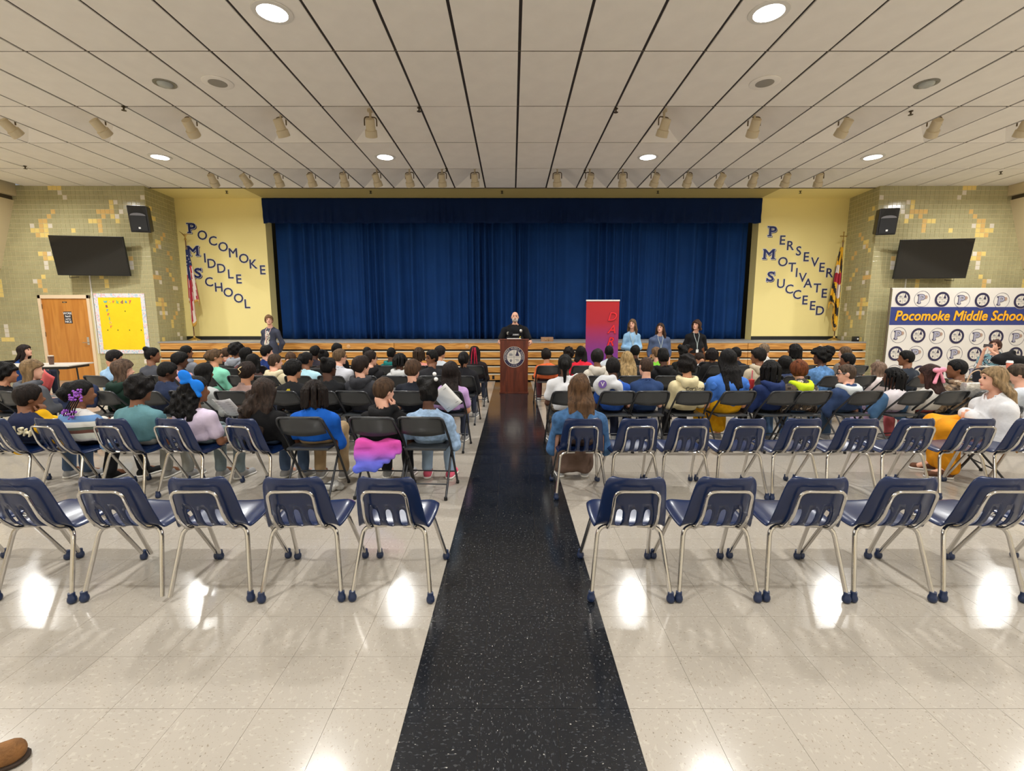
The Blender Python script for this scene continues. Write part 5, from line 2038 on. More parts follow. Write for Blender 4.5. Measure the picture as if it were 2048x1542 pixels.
def bcut(x, y, z):
    ux, uy, uz = x - hc[0], y - hc[1], z - hc[2]
    qy = R[0, 1] * ux + R[1, 1] * uy + R[2, 1] * uz
    qz = R[0, 2] * ux + R[1, 2] * uy + R[2, 2] * uz
    qx = R[0, 0] * ux + R[1, 0] * uy + R[2, 0] * uz
    hole = np.sqrt((qx / 0.026) ** 2 + ((qz + 0.058) / 0.010) ** 2) - 1
    return np.maximum(np.maximum(qz + 0.035 - 0.35 * np.abs(qx), -qy - 0.0), -hole * 0.01)


blob('beard', beard, hairmat((232, 222, 212)), e, 0.007, 0.008, 0.002, 60, cut=bcut)
blob('hair', [ell(hc + R @ np.array((0, -0.018, -0.01)), (0.0775, 0.09, 0.05), R)], hairmat((190, 170, 156)), e, 0.008, 0.01, cut=lambda x, y, z: np.maximum(-(hc[1] - 0.0 - y) * 1.0 if False else (hc[1] - 0.03 - y) * -1.0 - 10, z - hc[2] - 0.01))

# standing by the lettered wall
YS = 11.75
w = PX(531, 640, YS)
e, hc, R, nb = person((w.x + 0.06, YS, 0), (-0.05, 0.03, w.z), 'person in long slate cardigan standing by the yellow wall near the curtain', shirt=(66, 70, 86), pants=(54, 58, 66), hair='full', hcol=(150, 116, 82), skin='a', yaw=186, hyaw=-30, pitch=-4, pose='stand', arms='back', H=1.72, wide=0.98, coat=0.34, **AD)
blob('ponytail', [cap(hc + np.array((0.05, -0.07, 0.03)), hc + np.array((0.13, -0.09, 0.0)), 0.03, 0.02), cap(hc + np.array((0.11, -0.09, 0.01)), hc + np.array((0.12, -0.09, -0.07)), 0.022, 0.012)], hairmat((150, 116, 82)), e, 0.008, 0.01, 0.003, 60)
blob('blouse', [ell((nb[0] * 0.5, nb[1] + 0.075, nb[2] - 0.22), (0.075, 0.075, 0.13)), ell((0, 0.065, nb[2] - 0.42), (0.085, 0.085, 0.14))], cloth((216, 212, 196), 'floral'), e, 0.011, 0.03, 0.003)
b = B()
b.box((-0.075, 0.155, nb[2] - 0.52), (0.005, 0.162, nb[2] - 0.42), bev=0.002)
b.build('name_card', M_PAPER, e)
M_LAN = mat('lanyard', lin((178, 190, 190)), 0.6)


def lanyard(e, nb, y0, z1, mt=M_LAN):
    b = B()
    for s in (-1, 1):
        b.tube([(nb[0] + s * 0.055, nb[1] + 0.03, nb[2] + 0.01), (nb[0] + s * 0.06, nb[1] + 0.11, nb[2] - 0.08), (nb[0] * 0.5 + s * 0.012, y0, nb[2] - 0.26), (0, y0, z1)], 0.006, 6)
    b.build('lanyard', mt, e, True)


lanyard(e, nb, 0.155, nb[2] - 0.42, mat('pink_lanyard', lin((226, 186, 176)), 0.6))
# three in front of the stage at the backdrop side
trio = (
    (1266, 648, 'person in pale denim shirt standing beside the red banner', dict(shirt=(142, 182, 216), kind='plain', pants=(206, 196, 184), hair='long', hcol=(132, 104, 78), hyaw=-34 + 8, arms='clasp', H=1.64, tail=0.30, wide=0.84)),
    (1322, 656, 'person in blue-grey knit top standing between two colleagues', dict(shirt=(78, 92, 122), pants=(62, 54, 62), hair='long', hcol=(84, 62, 50), hyaw=-28, arms='down', H=1.57, tail=0.34, sleeve='m', wide=1.08)),
    (1394, 650, 'person in black cardigan and brown skirt standing by the stage', dict(shirt=(26, 26, 28), pants=(40, 36, 36), hair='bob', tail=0.10, hcol=(84, 58, 44), hyaw=-48, arms='back', H=1.64, wide=1.02, skirt=((110, 66, 40), 0.35))))
for px, py, lab, kw in trio:
    w = PX(px, py, YS)
    hy = -kw.pop('hyaw')
    kk = dict(AD)
    e, hc, R, nb = person((w.x, YS, 0), (0.02, 0.03, w.z), lab, skin='a', yaw=180 + 6, hyaw=hy, pitch=-2, pose='stand', **kk, **kw)
    lanyard(e, nb, 0.14, nb[2] - 0.42)
    if 'skirt' in kw:
        blob('hair_bun', [ell(hc + R @ np.array((0.02, -0.09, 0.10)), (0.045, 0.045, 0.04))], hairmat((84, 58, 44)), e, 0.009, 0.02, 0.006, 60)
    b = B()
    b.box((-0.03, 0.135, nb[2] - 0.50), (0.03, 0.142, nb[2] - 0.42), bev=0.002)
    b.build('name_card', M_PAPER, e)
# photographer by the backdrop
YP = 9.75
w = PX(1999, 692, YP)
folding_chair(w.x + 0.30, YP + 0.10, 'black folding chair under the person holding a phone', math.radians(100), 'black folding chairs')
e, hc, R, nb = person((w.x + 0.05, YP + 0.08, 0), (0.04, 0.02, w.z), 'person in patterned blue top raising a phone in front of the logo backdrop', shirt=(120, 160, 172), kind='floral', pants=(40, 42, 52), hair='full', hcol=(92, 62, 52), skin='a', yaw=-118, hyaw=6, pitch=-12, arms='phone', sleeve='s', wide=1.15, **AD)
blob('hair_fall', [cap(hc + np.array((0, -0.08, 0.0)), hc + np.array((0.01, -0.10, -0.20)), 0.055, 0.03)], hairmat((92, 62, 52)), e, 0.01, 0.02, 0.004, 50)
b = B()
q = hc + R @ np.array((0, 0.25, -0.05))
M4 = Matrix.Translation(Vector(q)) @ Matrix(R.tolist()).to_4x4()
b.box((-0.075, -0.006, -0.036), (0.075, 0.006, 0.036), M=M4, bev=0.004)
ph = b.build('smartphone', mat('phone_case', lin((40, 26, 26)), 0.3))
ph.matrix_world = Matrix.Translation(e.location) @ Matrix.Rotation(e.rotation_euler[2], 4, 'Z')
tag(ph, 'dark phone held up by the person in patterned blue top', 'phone')
# at the folding table by the door
YD = 9.6
w = PX(47, 702, YD)
folding_chair(w.x - 0.25, YD + 0.0, 'black folding chair behind the folding table by the door', -PI / 2, 'black folding chairs')
e, hc, R, nb = person((w.x, YD, 0), (0, 0.03, w.z), 'person in navy jacket sitting at the folding table by the door', shirt=(28, 62, 120), pants=(40, 44, 60), hair='bob', hcol=(46, 34, 32), skin='a', yaw=80, hyaw=-6, pitch=-8, tail=0.22, arms='lap', **AD)
# knitted sweater and orange skirt, turned towards the stage
YK = 4.62
w = PX(1978, 758, YK)
folding_chair(w.x + 0.22, YK + 0.04, 'black folding chair turned sideways under the person in orange skirt', math.radians(72), 'black folding chairs')
e, hc, R, nb = person((w.x + 0.10, YK + 0.0, 0), (0.0, 0.05, w.z), 'person in white cable-knit sweater and orange skirt seated sideways with folded hands', shirt=(208, 208, 210), hair='long', hcol=(170, 142, 104), skin='a', yaw=-72, hyaw=4, pitch=2, tail=0.40, arms='clasp', skirt=((214, 142, 24), 0.05), shoes=(96, 66, 50), wide=1.12, puffy=0.014, **AD)
b = B()
for k in range(4):
    for s in (-1, 1):
        pts = []
        for i in range(9):
            z = nb[2] - 0.10 - 0.045 * i
            a_ = -PI / 2 + (k - 1.5) * 0.42 + s * 0.10 * math.sin(i * PI / 2 + k)
            pts.append((nb[0] * 0.6 + 0.205 * math.cos(a_), nb[1] - 0.02 + 0.165 * math.sin(a_) - 0.012, z))
        b.tube(pts, 0.008, 6)
b.build('cable_knit', cloth((214, 214, 216)), e, True, kind='stuff')
b = B()
b.tube([(w.x * 0, 0, 0), (0, 0, 0.001)], 0.001, 4)

# suede shoe of someone just outside the picture
p0, p1 = Vector((-2.02, 1.36, 0)), Vector((-1.76, 1.55, 0))
d_ = (p1 - p0).normalized()
az = math.atan2(d_.y, d_.x) - PI / 2
sh = [cap((0, 0.0, 0.055), (0, 0.10, 0.06), 0.046, 0.044), cap((0, 0.0, 0.045), (0, 0.26, 0.040), 0.044, 0.042), cap((0, 0.02, 0.07), (0, 0.01, 0.14), 0.045, 0.046)]
e_ = empty('suede_boot', (p0.x, p0.y, 0), az)
tag(e_, 'brown suede boot toe stepping in at the corner of the floor', 'boot')
blob('upper', sh, mat('brown_suede', lin((120, 82, 44)), 0.95, 0, 0.25, 30, 0.4, 120), e_, 0.009, 0.03, cut=lambda x, y, z: 0.012 - z)
blob('sole', [cap((0, -0.005, 0.01), (0, 0.264, 0.01), 0.047, 0.045)], mat('dark_sole', lin((50, 36, 26)), 0.8), e_, 0.009, 0.01, cut=lambda x, y, z: np.maximum(z - 0.018, -z))

# ================================================================== lectern
YL = 10.14
LX = PX(1028, 780, YL).x
le = empty('lectern', (LX, YL, 0))
tag(le, 'dark wooden lectern with round school seal at the end of the aisle', 'lectern')
M_WAL = wood('mahogany', (116, 52, 32), (84, 36, 22), 0.35, 1.0, 'z', 0.15)
b = B()
b.box((-0.30, 0.0, 0.03), (0.30, 0.025, 1.16), bev=0.004)
b.build('front_panel', M_WAL, le)
for s in (-1, 1):
    b = B()
    x0, x1 = sorted((s * 0.30, s * 0.275))
    v = [(x0, 0.02, 0.03), (x1, 0.02, 0.03), (x1, 0.46, 0.03), (x0, 0.46, 0.03), (x0, 0.02, 1.16), (x1, 0.02, 1.16), (x1, 0.46, 1.06), (x0, 0.46, 1.06)]
    b.add(v, [(3, 2, 1, 0), (4, 5, 6, 7), (0, 1, 5, 4), (1, 2, 6, 5), (2, 3, 7, 6), (3, 0, 4, 7)])
    b.build('side_panel', M_WAL, le)
b = B()
b.box((-0.315, -0.012, 0.0), (0.315, 0.47, 0.03), bev=0.004)
b.build('plinth', M_WAL, le)
b = B()
b.box((-0.315, -0.015, -0.012), (0.315, 0.47, 0.012), bev=0.004, M=Matrix.Translation((0, 0, 1.165)) @ Matrix.Rotation(-0.22, 4, 'X'))
b.build('reading_top', M_WAL, le)
b = B()
b.box((-0.15, 0.02, 0.012), (0.15, 0.25, 0.03), M=Matrix.Translation((0, 0, 1.168)) @ Matrix.Rotation(-0.22, 4, 'X'))
o = b.build('paper_sheets', M_PAPER)
o.name = 'speech_notes'
o.location = (LX, YL, 0)
tag(o, 'white sheets of notes lying on the lectern top', 'paper')

M_NAVY = mat('seal_navy', lin((44, 40, 74)), 0.5)
M_SILV = mat('seal_silver', lin((222, 216, 206)), 0.5)
M_SLINE = mat('seal_line', lin((120, 124, 132)), 0.5)


def seal(b, c, r, lettered=True, y=0.0):
    """round school seal facing -y: materials 0 navy, 1 silver, 2 line"""
    x, z = c
    b.disc((x, y, z), r, 40, 1)
    b.disc((x, y - 0.001, z), r * 0.965, 40, 0)
    b.disc((x, y - 0.002, z), r * 0.70, 40, 2)
    b.disc((x, y - 0.003, z), r * 0.675, 40, 1)
    t = r * 0.018
    Y = y - 0.004
    b.poly([(x - t, Y, z - r * .67), (x + t, Y, z - r * .67), (x + t, Y, z + r * .67), (x - t, Y, z + r * .67)], 2)
    b.poly([(x - r * .67, Y, z - t), (x + r * .67, Y, z - t), (x + r * .67, Y, z + t), (x - r * .67, Y, z + t)], 2)
    # lighthouse building
    bx, bz, q = x + r * 0.31, z + r * 0.10, r
    for (a0, a1, z0, z1) in ((-.17, .17, 0, .16), (-.11, .11, .16, .32), (-.06, .06, .32, .42)):
        b.poly([(bx + a0 * q, Y, bz + z0 * q), (bx + a1 * q, Y, bz + z0 * q), (bx + a1 * q, Y, bz + z1 * q), (bx + a0 * q, Y, bz + z1 * q)], 0)
    b.poly([(bx - .10 * q, Y, bz + .40 * q), (bx + .10 * q, Y, bz + .40 * q), (bx, Y, bz + .50 * q)], 0)
    # lamp, bird and books in the other quarters
    for (cx, cz, w_, h_, m_) in ((-.30, -.33, .15, .035, 0), (-.30, -.42, .08, .05, 0), (-.30, -.24, .05, .06, 2), (-.32, .34, .2, .03, 2), (-.30, .20, .22, .07, 2), (.28, -.22, .2, .03, 2), (.34, -.36, .16, .03, 2)):
        n = 10
        b.poly([(x + (cx + w_ * math.cos(2 * PI * k / n)) * r, Y, z + (cz + h_ * math.sin(2 * PI * k / n)) * r) for k in range(n)], m_)
    if lettered:
        s = 'POCOMOKE MIDDLE SCHOOL'
        for i, ch in enumerate(s):
            if ch == ' ':
                continue
            a = math.radians(196 - (196 + 16) * i / (len(s) - 1))
            rr = r * 0.83
            add_text(b, ch, (x + rr * math.cos(a), y - 0.003, z + rr * math.sin(a)), r * 0.16, 0.01, 0, 0.95, 1, Matrix.Rotation(a - PI / 2, 4, 'Y').inverted(), 0.0005)
        for i, ch in enumerate('1970'):
            a = math.radians(270 + (i - 1.5) * 11)
            add_text(b, ch, (x + r * .83 * math.cos(a), y - 0.003, z + r * .83 * math.sin(a)), r * 0.14, 0.01, 0, 0.95, 1, Matrix.Rotation(a + PI / 2, 4, 'Y').inverted(), 0.0005)
        for a in (math.radians(240), math.radians(300)):
            b.disc((x + r * .83 * math.cos(a), y - 0.003, z + r * .83 * math.sin(a)), r * 0.02, 8, 1)


b = B()
zc = PX(1028, 714, YL).z
seal(b, (0, zc), 0.225, True, -0.004)
b.build('seal', [M_NAVY, M_SILV, M_SLINE], le)

# small wooden box on the stage edge
p = PX(1094, 685, 12.40)
e_ = empty('wooden_box', (p.x, 12.42, STZ))
tag(e_, 'small tan wooden box with two gold figures on the stage edge', 'box')
b = B()
b.box((-0.16, -0.08, 0.0), (0.16, 0.08, 0.115), bev=0.006)
b.build('box_body', wood('tan_box', (172, 132, 100), (150, 112, 84), 0.5), e_)
for s in (-1, 1):
    b = B()
    b.ball((s * 0.035, -0.085, 0.045), (0.012, 0.008, 0.022), 8)
    b.ball((s * 0.035, -0.085, 0.075), (0.008, 0.008, 0.010), 8)
    b.build('gold_figure', M_GOLD, e_, True)

# ================================================================== roll-up banner
YR = 11.3
p0, p1 = PX(1173, 600, YR), PX(1239, 600, YR)
bw = p1.x - p0.x
bh_ = p0.z
e_ = empty('banner_stand', ((p0.x + p1.x) / 2, YR, 0))
tag(e_, 'tall red to purple pull-up banner with red letters down one edge', 'banner')
m, nt, bs = new_mat('banner_print')
N, L = nt.nodes, nt.links
tc = N.new('ShaderNodeTexCoord')
sx = N.new('ShaderNodeSeparateXYZ')
L.new(tc.outputs['Object'], sx.inputs[0])
mr = N.new('ShaderNodeMapRange')
mr.inputs[1].default_value = 0.7
mr.inputs[2].default_value = 2.0
L.new(sx.outputs['Z'], mr.inputs[0])
rp = N.new('ShaderNodeValToRGB')
for _ in range(2):
    rp.color_ramp.elements.new(0.5)
for el, (po, cc) in zip(rp.color_ramp.elements, ((0, (118, 48, 146)), (0.25, (140, 44, 118)), (0.62, (176, 26, 46)), (1.0, (180, 18, 24)))):
    el.position = po
    el.color = (*lin(cc), 1)
L.new(mr.outputs[0], rp.inputs[0])
L.new(rp.outputs[0], bs.inputs['Base Color'])
bs.inputs['Roughness'].default_value = 0.55
b = B()
b.box((-bw / 2, -0.003, 0.09), (bw / 2, 0.003, bh_ - 0.02))
b.build('print_sheet', m, e_)
b = B()
b.box((-bw / 2 - 0.01, -0.012, bh_ - 0.03), (bw / 2 + 0.01, 0.012, bh_ + 0.005), bev=0.005)
b.build('top_bar', M_WHITE, e_)
b = B()
b.box((-bw / 2 - 0.02, -0.10, 0.0), (bw / 2 + 0.02, 0.10, 0.09), bev=0.02)
b.build('base', mat('grey_alu', lin((150, 152, 156)), 0.3, 0.7), e_, True)
b = B()
b.tube([(0, 0.03, 0.08), (0, 0.03, bh_ - 0.01)], 0.012, 8)
b.build('pole', mat('grey_alu', (0.3, 0.3, 0.3)), e_, True)
M_DR = mat('banner_red', lin((226, 30, 44)), 0.5)
M_DRD = mat('banner_dark', lin((110, 16, 50)), 0.5)
for ch, px, py in (('D', 1225, 633), ('A', 1223, 658), ('R', 1221, 683), ('E', 1219, 708)):
    q = PX(px, py, YR - 0.006)
    b = B()
    add_text(b, ch, (q.x - e_.location.x, -0.005, q.z), 0.205, 0.035, 0.28, 1.0, 0, None, 0.0008)
    add_text(b, ch, (q.x - e_.location.x, -0.012, q.z), 0.20, 0.012, 0.28, 1.0, 1, None, 0.0008)
    b.build('banner_letter', [M_DRD, M_DR], e_)

# ================================================================== wall lettering
M_LETN = mat('letter_navy', lin((44, 46, 84)), 0.5)
M_LETB = mat('letter_blue', lin((26, 40, 104)), 0.4)
M_LETW = mat('letter_white', lin((222, 222, 226)), 0.5)


def slab(ch):
    """extra slab serifs for a heading letter, unit capital height, centred"""
    if ch == 'P':
        return [(-0.52, -0.10, -0.5, -0.38), (-0.56, -0.30, 0.38, 0.5)]
    if ch == 'M':
        return [(-0.66, -0.24, -0.5, -0.38), (0.24, 0.66, -0.5, -0.38), (-0.62, -0.36, 0.38, 0.5), (0.36, 0.62, 0.38, 0.5)]
    return [(-0.42, -0.32, -0.5, -0.16), (0.30, 0.40, 0.16, 0.5)]


def wall_letters(name, label, big, small, off, sc):
    e = empty(name, (0, YW, 0))
    tag(e, label, 'lettering')
    ch, x, y = big
    q = PX(off[0] + x * sc, off[1] + y * sc, YW)
    H_ = 0.27
    for nm, dx, dz, yy, mt, ofs in (('letter_shadow', 0.022, -0.022, -0.003, M_LETN, 0.05), ('letter_outline', 0.0, 0.0, -0.006, M_LETW, 0.075), ('letter', 0.0, 0.0, -0.010, M_LETB, 0.035)):
        b = B()
        add_text(b, ch, (0, 0, 0), H_ * 0.94, ofs, 0, 1.22, 0, None, 0.001)
        gq = {'letter_outline': 0.016, 'letter': 0.0, 'letter_shadow': 0.008}[nm]
        for x0, x1, z0, z1 in slab(ch):
            b.box((x0 * H_ - gq, -0.001, z0 * H_ - gq), (x1 * H_ + gq, 0.001, z1 * H_ + gq))
        b.build(nm, mt, e, loc=(q.x + dx, yy, q.z + dz))
    for ch, x, y in small:
        q = PX(off[0] + x * sc, off[1] + y * sc, YW)
        b = B()
        add_text(b, ch, (0, 0, 0), 0.245, 0.012, 0, 1.0, 0, None, 0.001)
        o = b.build('letter', M_LETN, e, loc=(q.x, -0.010, q.z))
        b = B()
        add_text(b, ch, (0, 0, 0), 0.245, 0.045, 0, 1.0, 0, None, 0.001)
        b.build('letter_outline', M_LETW, o, loc=(0, 0.005, 0))


OL, OR = (300, 360), (1440, 360)
wall_letters('wall_lettering', 'navy wall letters spelling POCOMOKE beside the stage', ('P', 362, 412), [('O', 450, 473), ('C', 540, 522), ('O', 628, 572), ('M', 713, 624), ('O', 805, 672), ('K', 887, 720), ('E', 967, 770)], OL, 0.2335)
wall_letters('wall_lettering', 'navy wall letters spelling MIDDLE behind the striped flag', ('M', 370, 607), [('I', 472, 668), ('D', 530, 715), ('D', 613, 757), ('L', 693, 805), ('E', 763, 848)], OL, 0.2335)
wall_letters('wall_lettering', 'navy wall letters spelling SCHOOL beside the striped flag', ('S', 412, 797), [('C', 507, 872), ('H', 590, 918), ('O', 672, 962), ('O', 760, 1012), ('L', 835, 1060)], OL, 0.2335)
wall_letters('wall_lettering', 'navy wall letters spelling PERSEVER on the yellow wall', ('P', 452, 440), [('E', 535, 515), ('R', 603, 562), ('S', 672, 608), ('E', 738, 658), ('V', 810, 703), ('E', 872, 748), ('R', 938, 795)], OR, 0.2335)
wall_letters('wall_lettering', 'navy wall letters spelling MOTIVATE on the yellow wall', ('M', 418, 635), [('O', 537, 700), ('T', 615, 747), ('I', 655, 793), ('V', 706, 835), ('A', 752, 883), ('T', 830, 925), ('E', 892, 970)], OR, 0.2335)
wall_letters('wall_lettering', 'navy wall letters spelling SUCCEED on the yellow wall', ('S', 432, 827), [('U', 520, 887), ('C', 592, 934), ('C', 658, 981), ('E', 727, 1028), ('E', 792, 1075), ('D', 855, 1118)], OR, 0.2335)

# ================================================================== flags
M_POLE = wood('flag_pole', (120, 84, 56), (96, 62, 40), 0.35, 1, 'z')
M_FR = mat('flag_red', lin((172, 36, 56)), 0.7, bump=0.2, bscale=30)
M_FWH = mat('flag_white', lin((226, 214, 204)), 0.7, bump=0.2, bscale=30)
M_FB = mat('flag_blue', lin((30, 42, 92)), 0.7, bump=0.2, bscale=30)
M_FY = mat('flag_yellow', lin((226, 172, 30)), 0.7, bump=0.2, bscale=30)
M_FK = mat('flag_black', lin((40, 34, 30)), 0.7, bump=0.2, bscale=30)
M_FRG = mat('gold_fringe', lin((206, 158, 70)), 0.8)


def flag(px_b, px_t, py_t, label, side, colour, z_hi, z_lo, spread):
    Y = 13.16
    p = PX(px_b, 678, Y)
    t = PX(px_t, py_t, Y)
    e = empty('flag', (p.x, Y, STZ))
    tag(e, label, 'flag')
    Hh = t.z - STZ
    b = B()
    b.lathe([(0.16, 0.0), (0.155, 0.015), (0.09, 0.04), (0.03, 0.075), (0.022, 0.12)], 20)
    b.build('base', M_GOLD, e, True)
    b = B()
    b.tube([(0, 0, 0.05), (0, 0, Hh - 0.12)], 0.014, 8)
    b.build('pole', M_POLE, e, True)
    b = B()
    b.lathe([(0.02, Hh - 0.13), (0.03, Hh - 0.11), (0.015, Hh - 0.08), (0.012, Hh - 0.03)], 10)
    if side < 0:
        for s in (-1, 1):
            b.tube([(0, 0, Hh - 0.04), (s * 0.06, 0, Hh + 0.03), (s * 0.15, 0, Hh + (0.10 if s < 0 else 0.02))], [0.018, 0.014, 0.004], 6)
        b.ball((0, -0.01, Hh + 0.0), (0.02, 0.02, 0.035), 8)
    else:
        for a_, b_ in (((-0.07, 0), (0.07, 0)), ((0, -0.05), (0, 0.09))):
            b.tube([(a_[0], 0, Hh + 0.02 + a_[1]), (b_[0], 0, Hh + 0.02 + b_[1])], 0.013, 6)
        for x_, z_ in ((-0.075, 0), (0.075, 0), (0, 0.10)):
            b.ball((x_, 0, Hh + 0.02 + z_), 0.022, 8)
    b.build('finial', M_GOLD, e, True)
    # hanging cloth: pleated, gathered at the top
    nu, nv = 41, 44
    V = []
    zt, zl = z_hi - STZ, z_lo - STZ
    for j in range(nv):
        v = j / (nv - 1)
        for i in range(nu):
            u = i / (nu - 1)
            wd = spread * (0.16 + 0.84 * v ** 0.8)
            drop = (zt - zl) * (0.72 + 0.28 * math.sin(PI * min(1, 0.15 + u * 0.95)) - 0.10 * math.cos(u * 9))
            fold = math.sin(u * 15 + 0.6 * v) * (0.025 + 0.035 * v)
            V.append((-side * (0.03 - 0.26 * wd) - side * wd * u * 1.0 * (-1) * -1 + 0.012 * math.sin(u * 31), -0.03 + fold - 0.02, zt - drop * v))
    Q, MI = [], []
    for j in range(nv - 1):
        for i in range(nu - 1):
            Q.append((j * nu + i, j * nu + i + 1, (j + 1) * nu + i + 1, (j + 1) * nu + i))
            MI.append(colour(i / (nu - 2), j / (nv - 2)))
    me = np_mesh('cloth', V, Q, [M_FR, M_FWH, M_FB, M_FY, M_FK, M_FRG], MI, smooth=True)
    o = link('cloth', me, e)
    sd = o.modifiers.new('t', 'SOLIDIFY')
    sd.thickness = 0.004
    b = B()
    if side < 0:
        for k in range(9):
            u, v = 0.12 + 0.09 * k, 0.12 + 0.026 * (k * 5 % 7)
            q = V[int(v * (nv - 1)) * nu + int(u * (nu - 1))]
            b.ball((q[0], q[1] - 0.006, q[2]), (0.016, 0.006, 0.016), 6)
        b.build('stars', M_FWH, o, True, kind='stuff')
    return e


def us(u, v):
    if v > 0.965:
        return 5
    if v < 0.34 - 0.05 * math.cos(u * 7):
        return 2
    return 0 if int(u * 11 + v * 2.2) % 2 else 1


def md(u, v):
    if v > 0.97:
        return 5
    if v < 0.30:
        return 3 if int(u * 4 + v * 6) % 2 else (4 if u < 0.4 or u > 0.85 else 3)
    if v < 0.60:
        s = 0 if (u > 0.5) == (v > 0.44) else 1
        return s if 0.12 < u < 0.9 else 4
    return 3 if int(u * 5 + v * 9) % 2 else 4


flag(389, 366, 470, 'striped red and white flag with blue starred corner on the stage', -1, us, PX(370, 500, 13.16).z, PX(380, 640, 13.16).z, 0.30)
flag(1668, 1686, 474, 'yellow, black, red and white flag on the stage', 1, md, PX(1680, 495, 13.16).z, PX(1675, 648, 13.16).z, 0.30)

# ================================================================== wall-mounted things
M_SCREEN = mat('tv_screen', lin((16, 15, 15)), 0.08, spec=0.6)


def tv(px, py, label, s):
    p = PX(px, py, 11.95)
    e = empty('wall_television', p)
    tag(e, label, 'television')
    W_, Hh = 1.62, 0.94
    M4 = Matrix.Rotation(math.radians(8 * s), 4, 'Z') @ Matrix.Rotation(math.radians(9), 4, 'X')
    b = B()
    b.box((-W_ / 2, -0.02, -Hh / 2), (W_ / 2, 0.035, Hh / 2), M=M4, bev=0.006)
    b.build('housing', M_BLACK, e)
    b = B()
    b.box((-W_ / 2 + 0.014, -0.0215, -Hh / 2 + 0.02), (W_ / 2 - 0.014, -0.019, Hh / 2 - 0.014), M=M4)
    b.build('screen', M_SCREEN, e)
    b = B()
    b.box((-0.25, 0.03, -0.2), (0.25, 0.07, 0.2), M=M4)
    b.build('mount_plate', M_BLACK, e)
    b = B()
    b.tube([(0, 0.06, 0), (0.08, 0.2, 0), (0, 0.325, 0)], 0.03, 8)
    b.build('mount_arm', M_BLACK, e)
    b = B()
    b.tube([(0.60 * s * -1, 0.03, -Hh / 2 + 0.02), (0.62 * s * -1, 0.05, -Hh / 2 - 0.05), (0.4 * s * -1, 0.06, -Hh / 2 - 0.03)], 0.008, 6)
    b.build('cable', M_BLACK, e)


tv(181, 512, 'black flat television on the tiled wall above the wooden door', 1)
tv(1866, 518, 'black flat television on the tiled wall above the logo backdrop', -1)
for x_, y0_, y1_, lab in ((189, 553, 592, 'thin white cable conduit running down from the television above the door'), (1811, 558, 580, 'thin white cable conduit under the television above the logo backdrop')):
    q0, q1 = PX(x_, y0_, YT), PX(x_ + (5 if x_ < 1000 else -1), y1_ + (115 if x_ < 1000 else 20), YT)
    b = B()
    b.box((-0.014, -0.026, min(0, q1.z - q0.z)), (0.014, -0.007, 0.02), bev=0.003)
    o = b.build('cable_conduit', M_WHITE, loc=(-10.70 if x_ < 1000 else q0.x, YT, q0.z))
    tag(o, lab, 'conduit')


def pa_speaker(px, py, label, s):
    p = PX(px, py, 11.9)
    e = empty('loudspeaker', p, math.radians(14 * s))
    tag(e, label, 'speaker')
    M4 = Matrix.Rotation(math.radians(10), 4, 'X')
    b = B()
    v = [(-0.21, -0.17, -0.30), (0.21, -0.17, -0.30), (0.15, 0.17, -0.28), (-0.15, 0.17, -0.28), (-0.21, -0.17, 0.31), (0.21, -0.17, 0.31), (0.15, 0.17, 0.28), (-0.15, 0.17, 0.28)]
    b.add([M4 @ Vector(q) for q in v], [(3, 2, 1, 0), (4, 5, 6, 7), (0, 1, 5, 4), (1, 2, 6, 5), (2, 3, 7, 6), (3, 0, 4, 7)])
    me = bevel_eval(b.mesh('cabinet', M_BLACK), [('BEVEL', dict(width=0.02, segments=2))])
    link('cabinet', me, e)
    b = B()
    b.box((-0.165, -0.185, -0.26), (0.165, -0.172, 0.08), M=M4, bev=0.006)
    b.build('grille', mat('speaker_mesh', lin((32, 33, 36)), 0.7, 0, 0.2, 300), e)
    b = B()
    v = [(-0.16, -0.1745, 0.12), (0.16, -0.1745, 0.12), (0.10, -0.1745, 0.26), (-0.10, -0.1745, 0.26)]
    b.add([M4 @ Vector(q) for q in v], [(0, 1, 2, 3)])
    b.build('horn', mat('horn_black', lin((10, 10, 11)), 0.6), e)
    b = B()
    v = [(0.165 * math.cos(t), -0.178 - 0.02 * math.sin(t), 0.085 + 0.062 * math.sin(t)) for t in np.linspace(0, PI, 9)]
    b.add([M4 @ Vector(q) for q in v], [tuple(range(8, -1, -1))])
    b.build('horn_lip', mat('horn_grey', lin((120, 120, 126)), 0.4), e)
    b = B()
    b.box((-0.022, -0.19, -0.215), (0.022, -0.186, -0.175), M=M4)
    b.build('badge', M_WHP, e)
    b = B()
    b.tube([(0, 0.15, 0.0), (0, 0.40, 0.02)], 0.025, 8)
    b.build('bracket', M_BLACK, e)


pa_speaker(284, 439, 'black loudspeaker on the corner of the tiled wall, door side', 1)
pa_speaker(1769, 444, 'black loudspeaker on the corner of the tiled wall, backdrop side', -1)

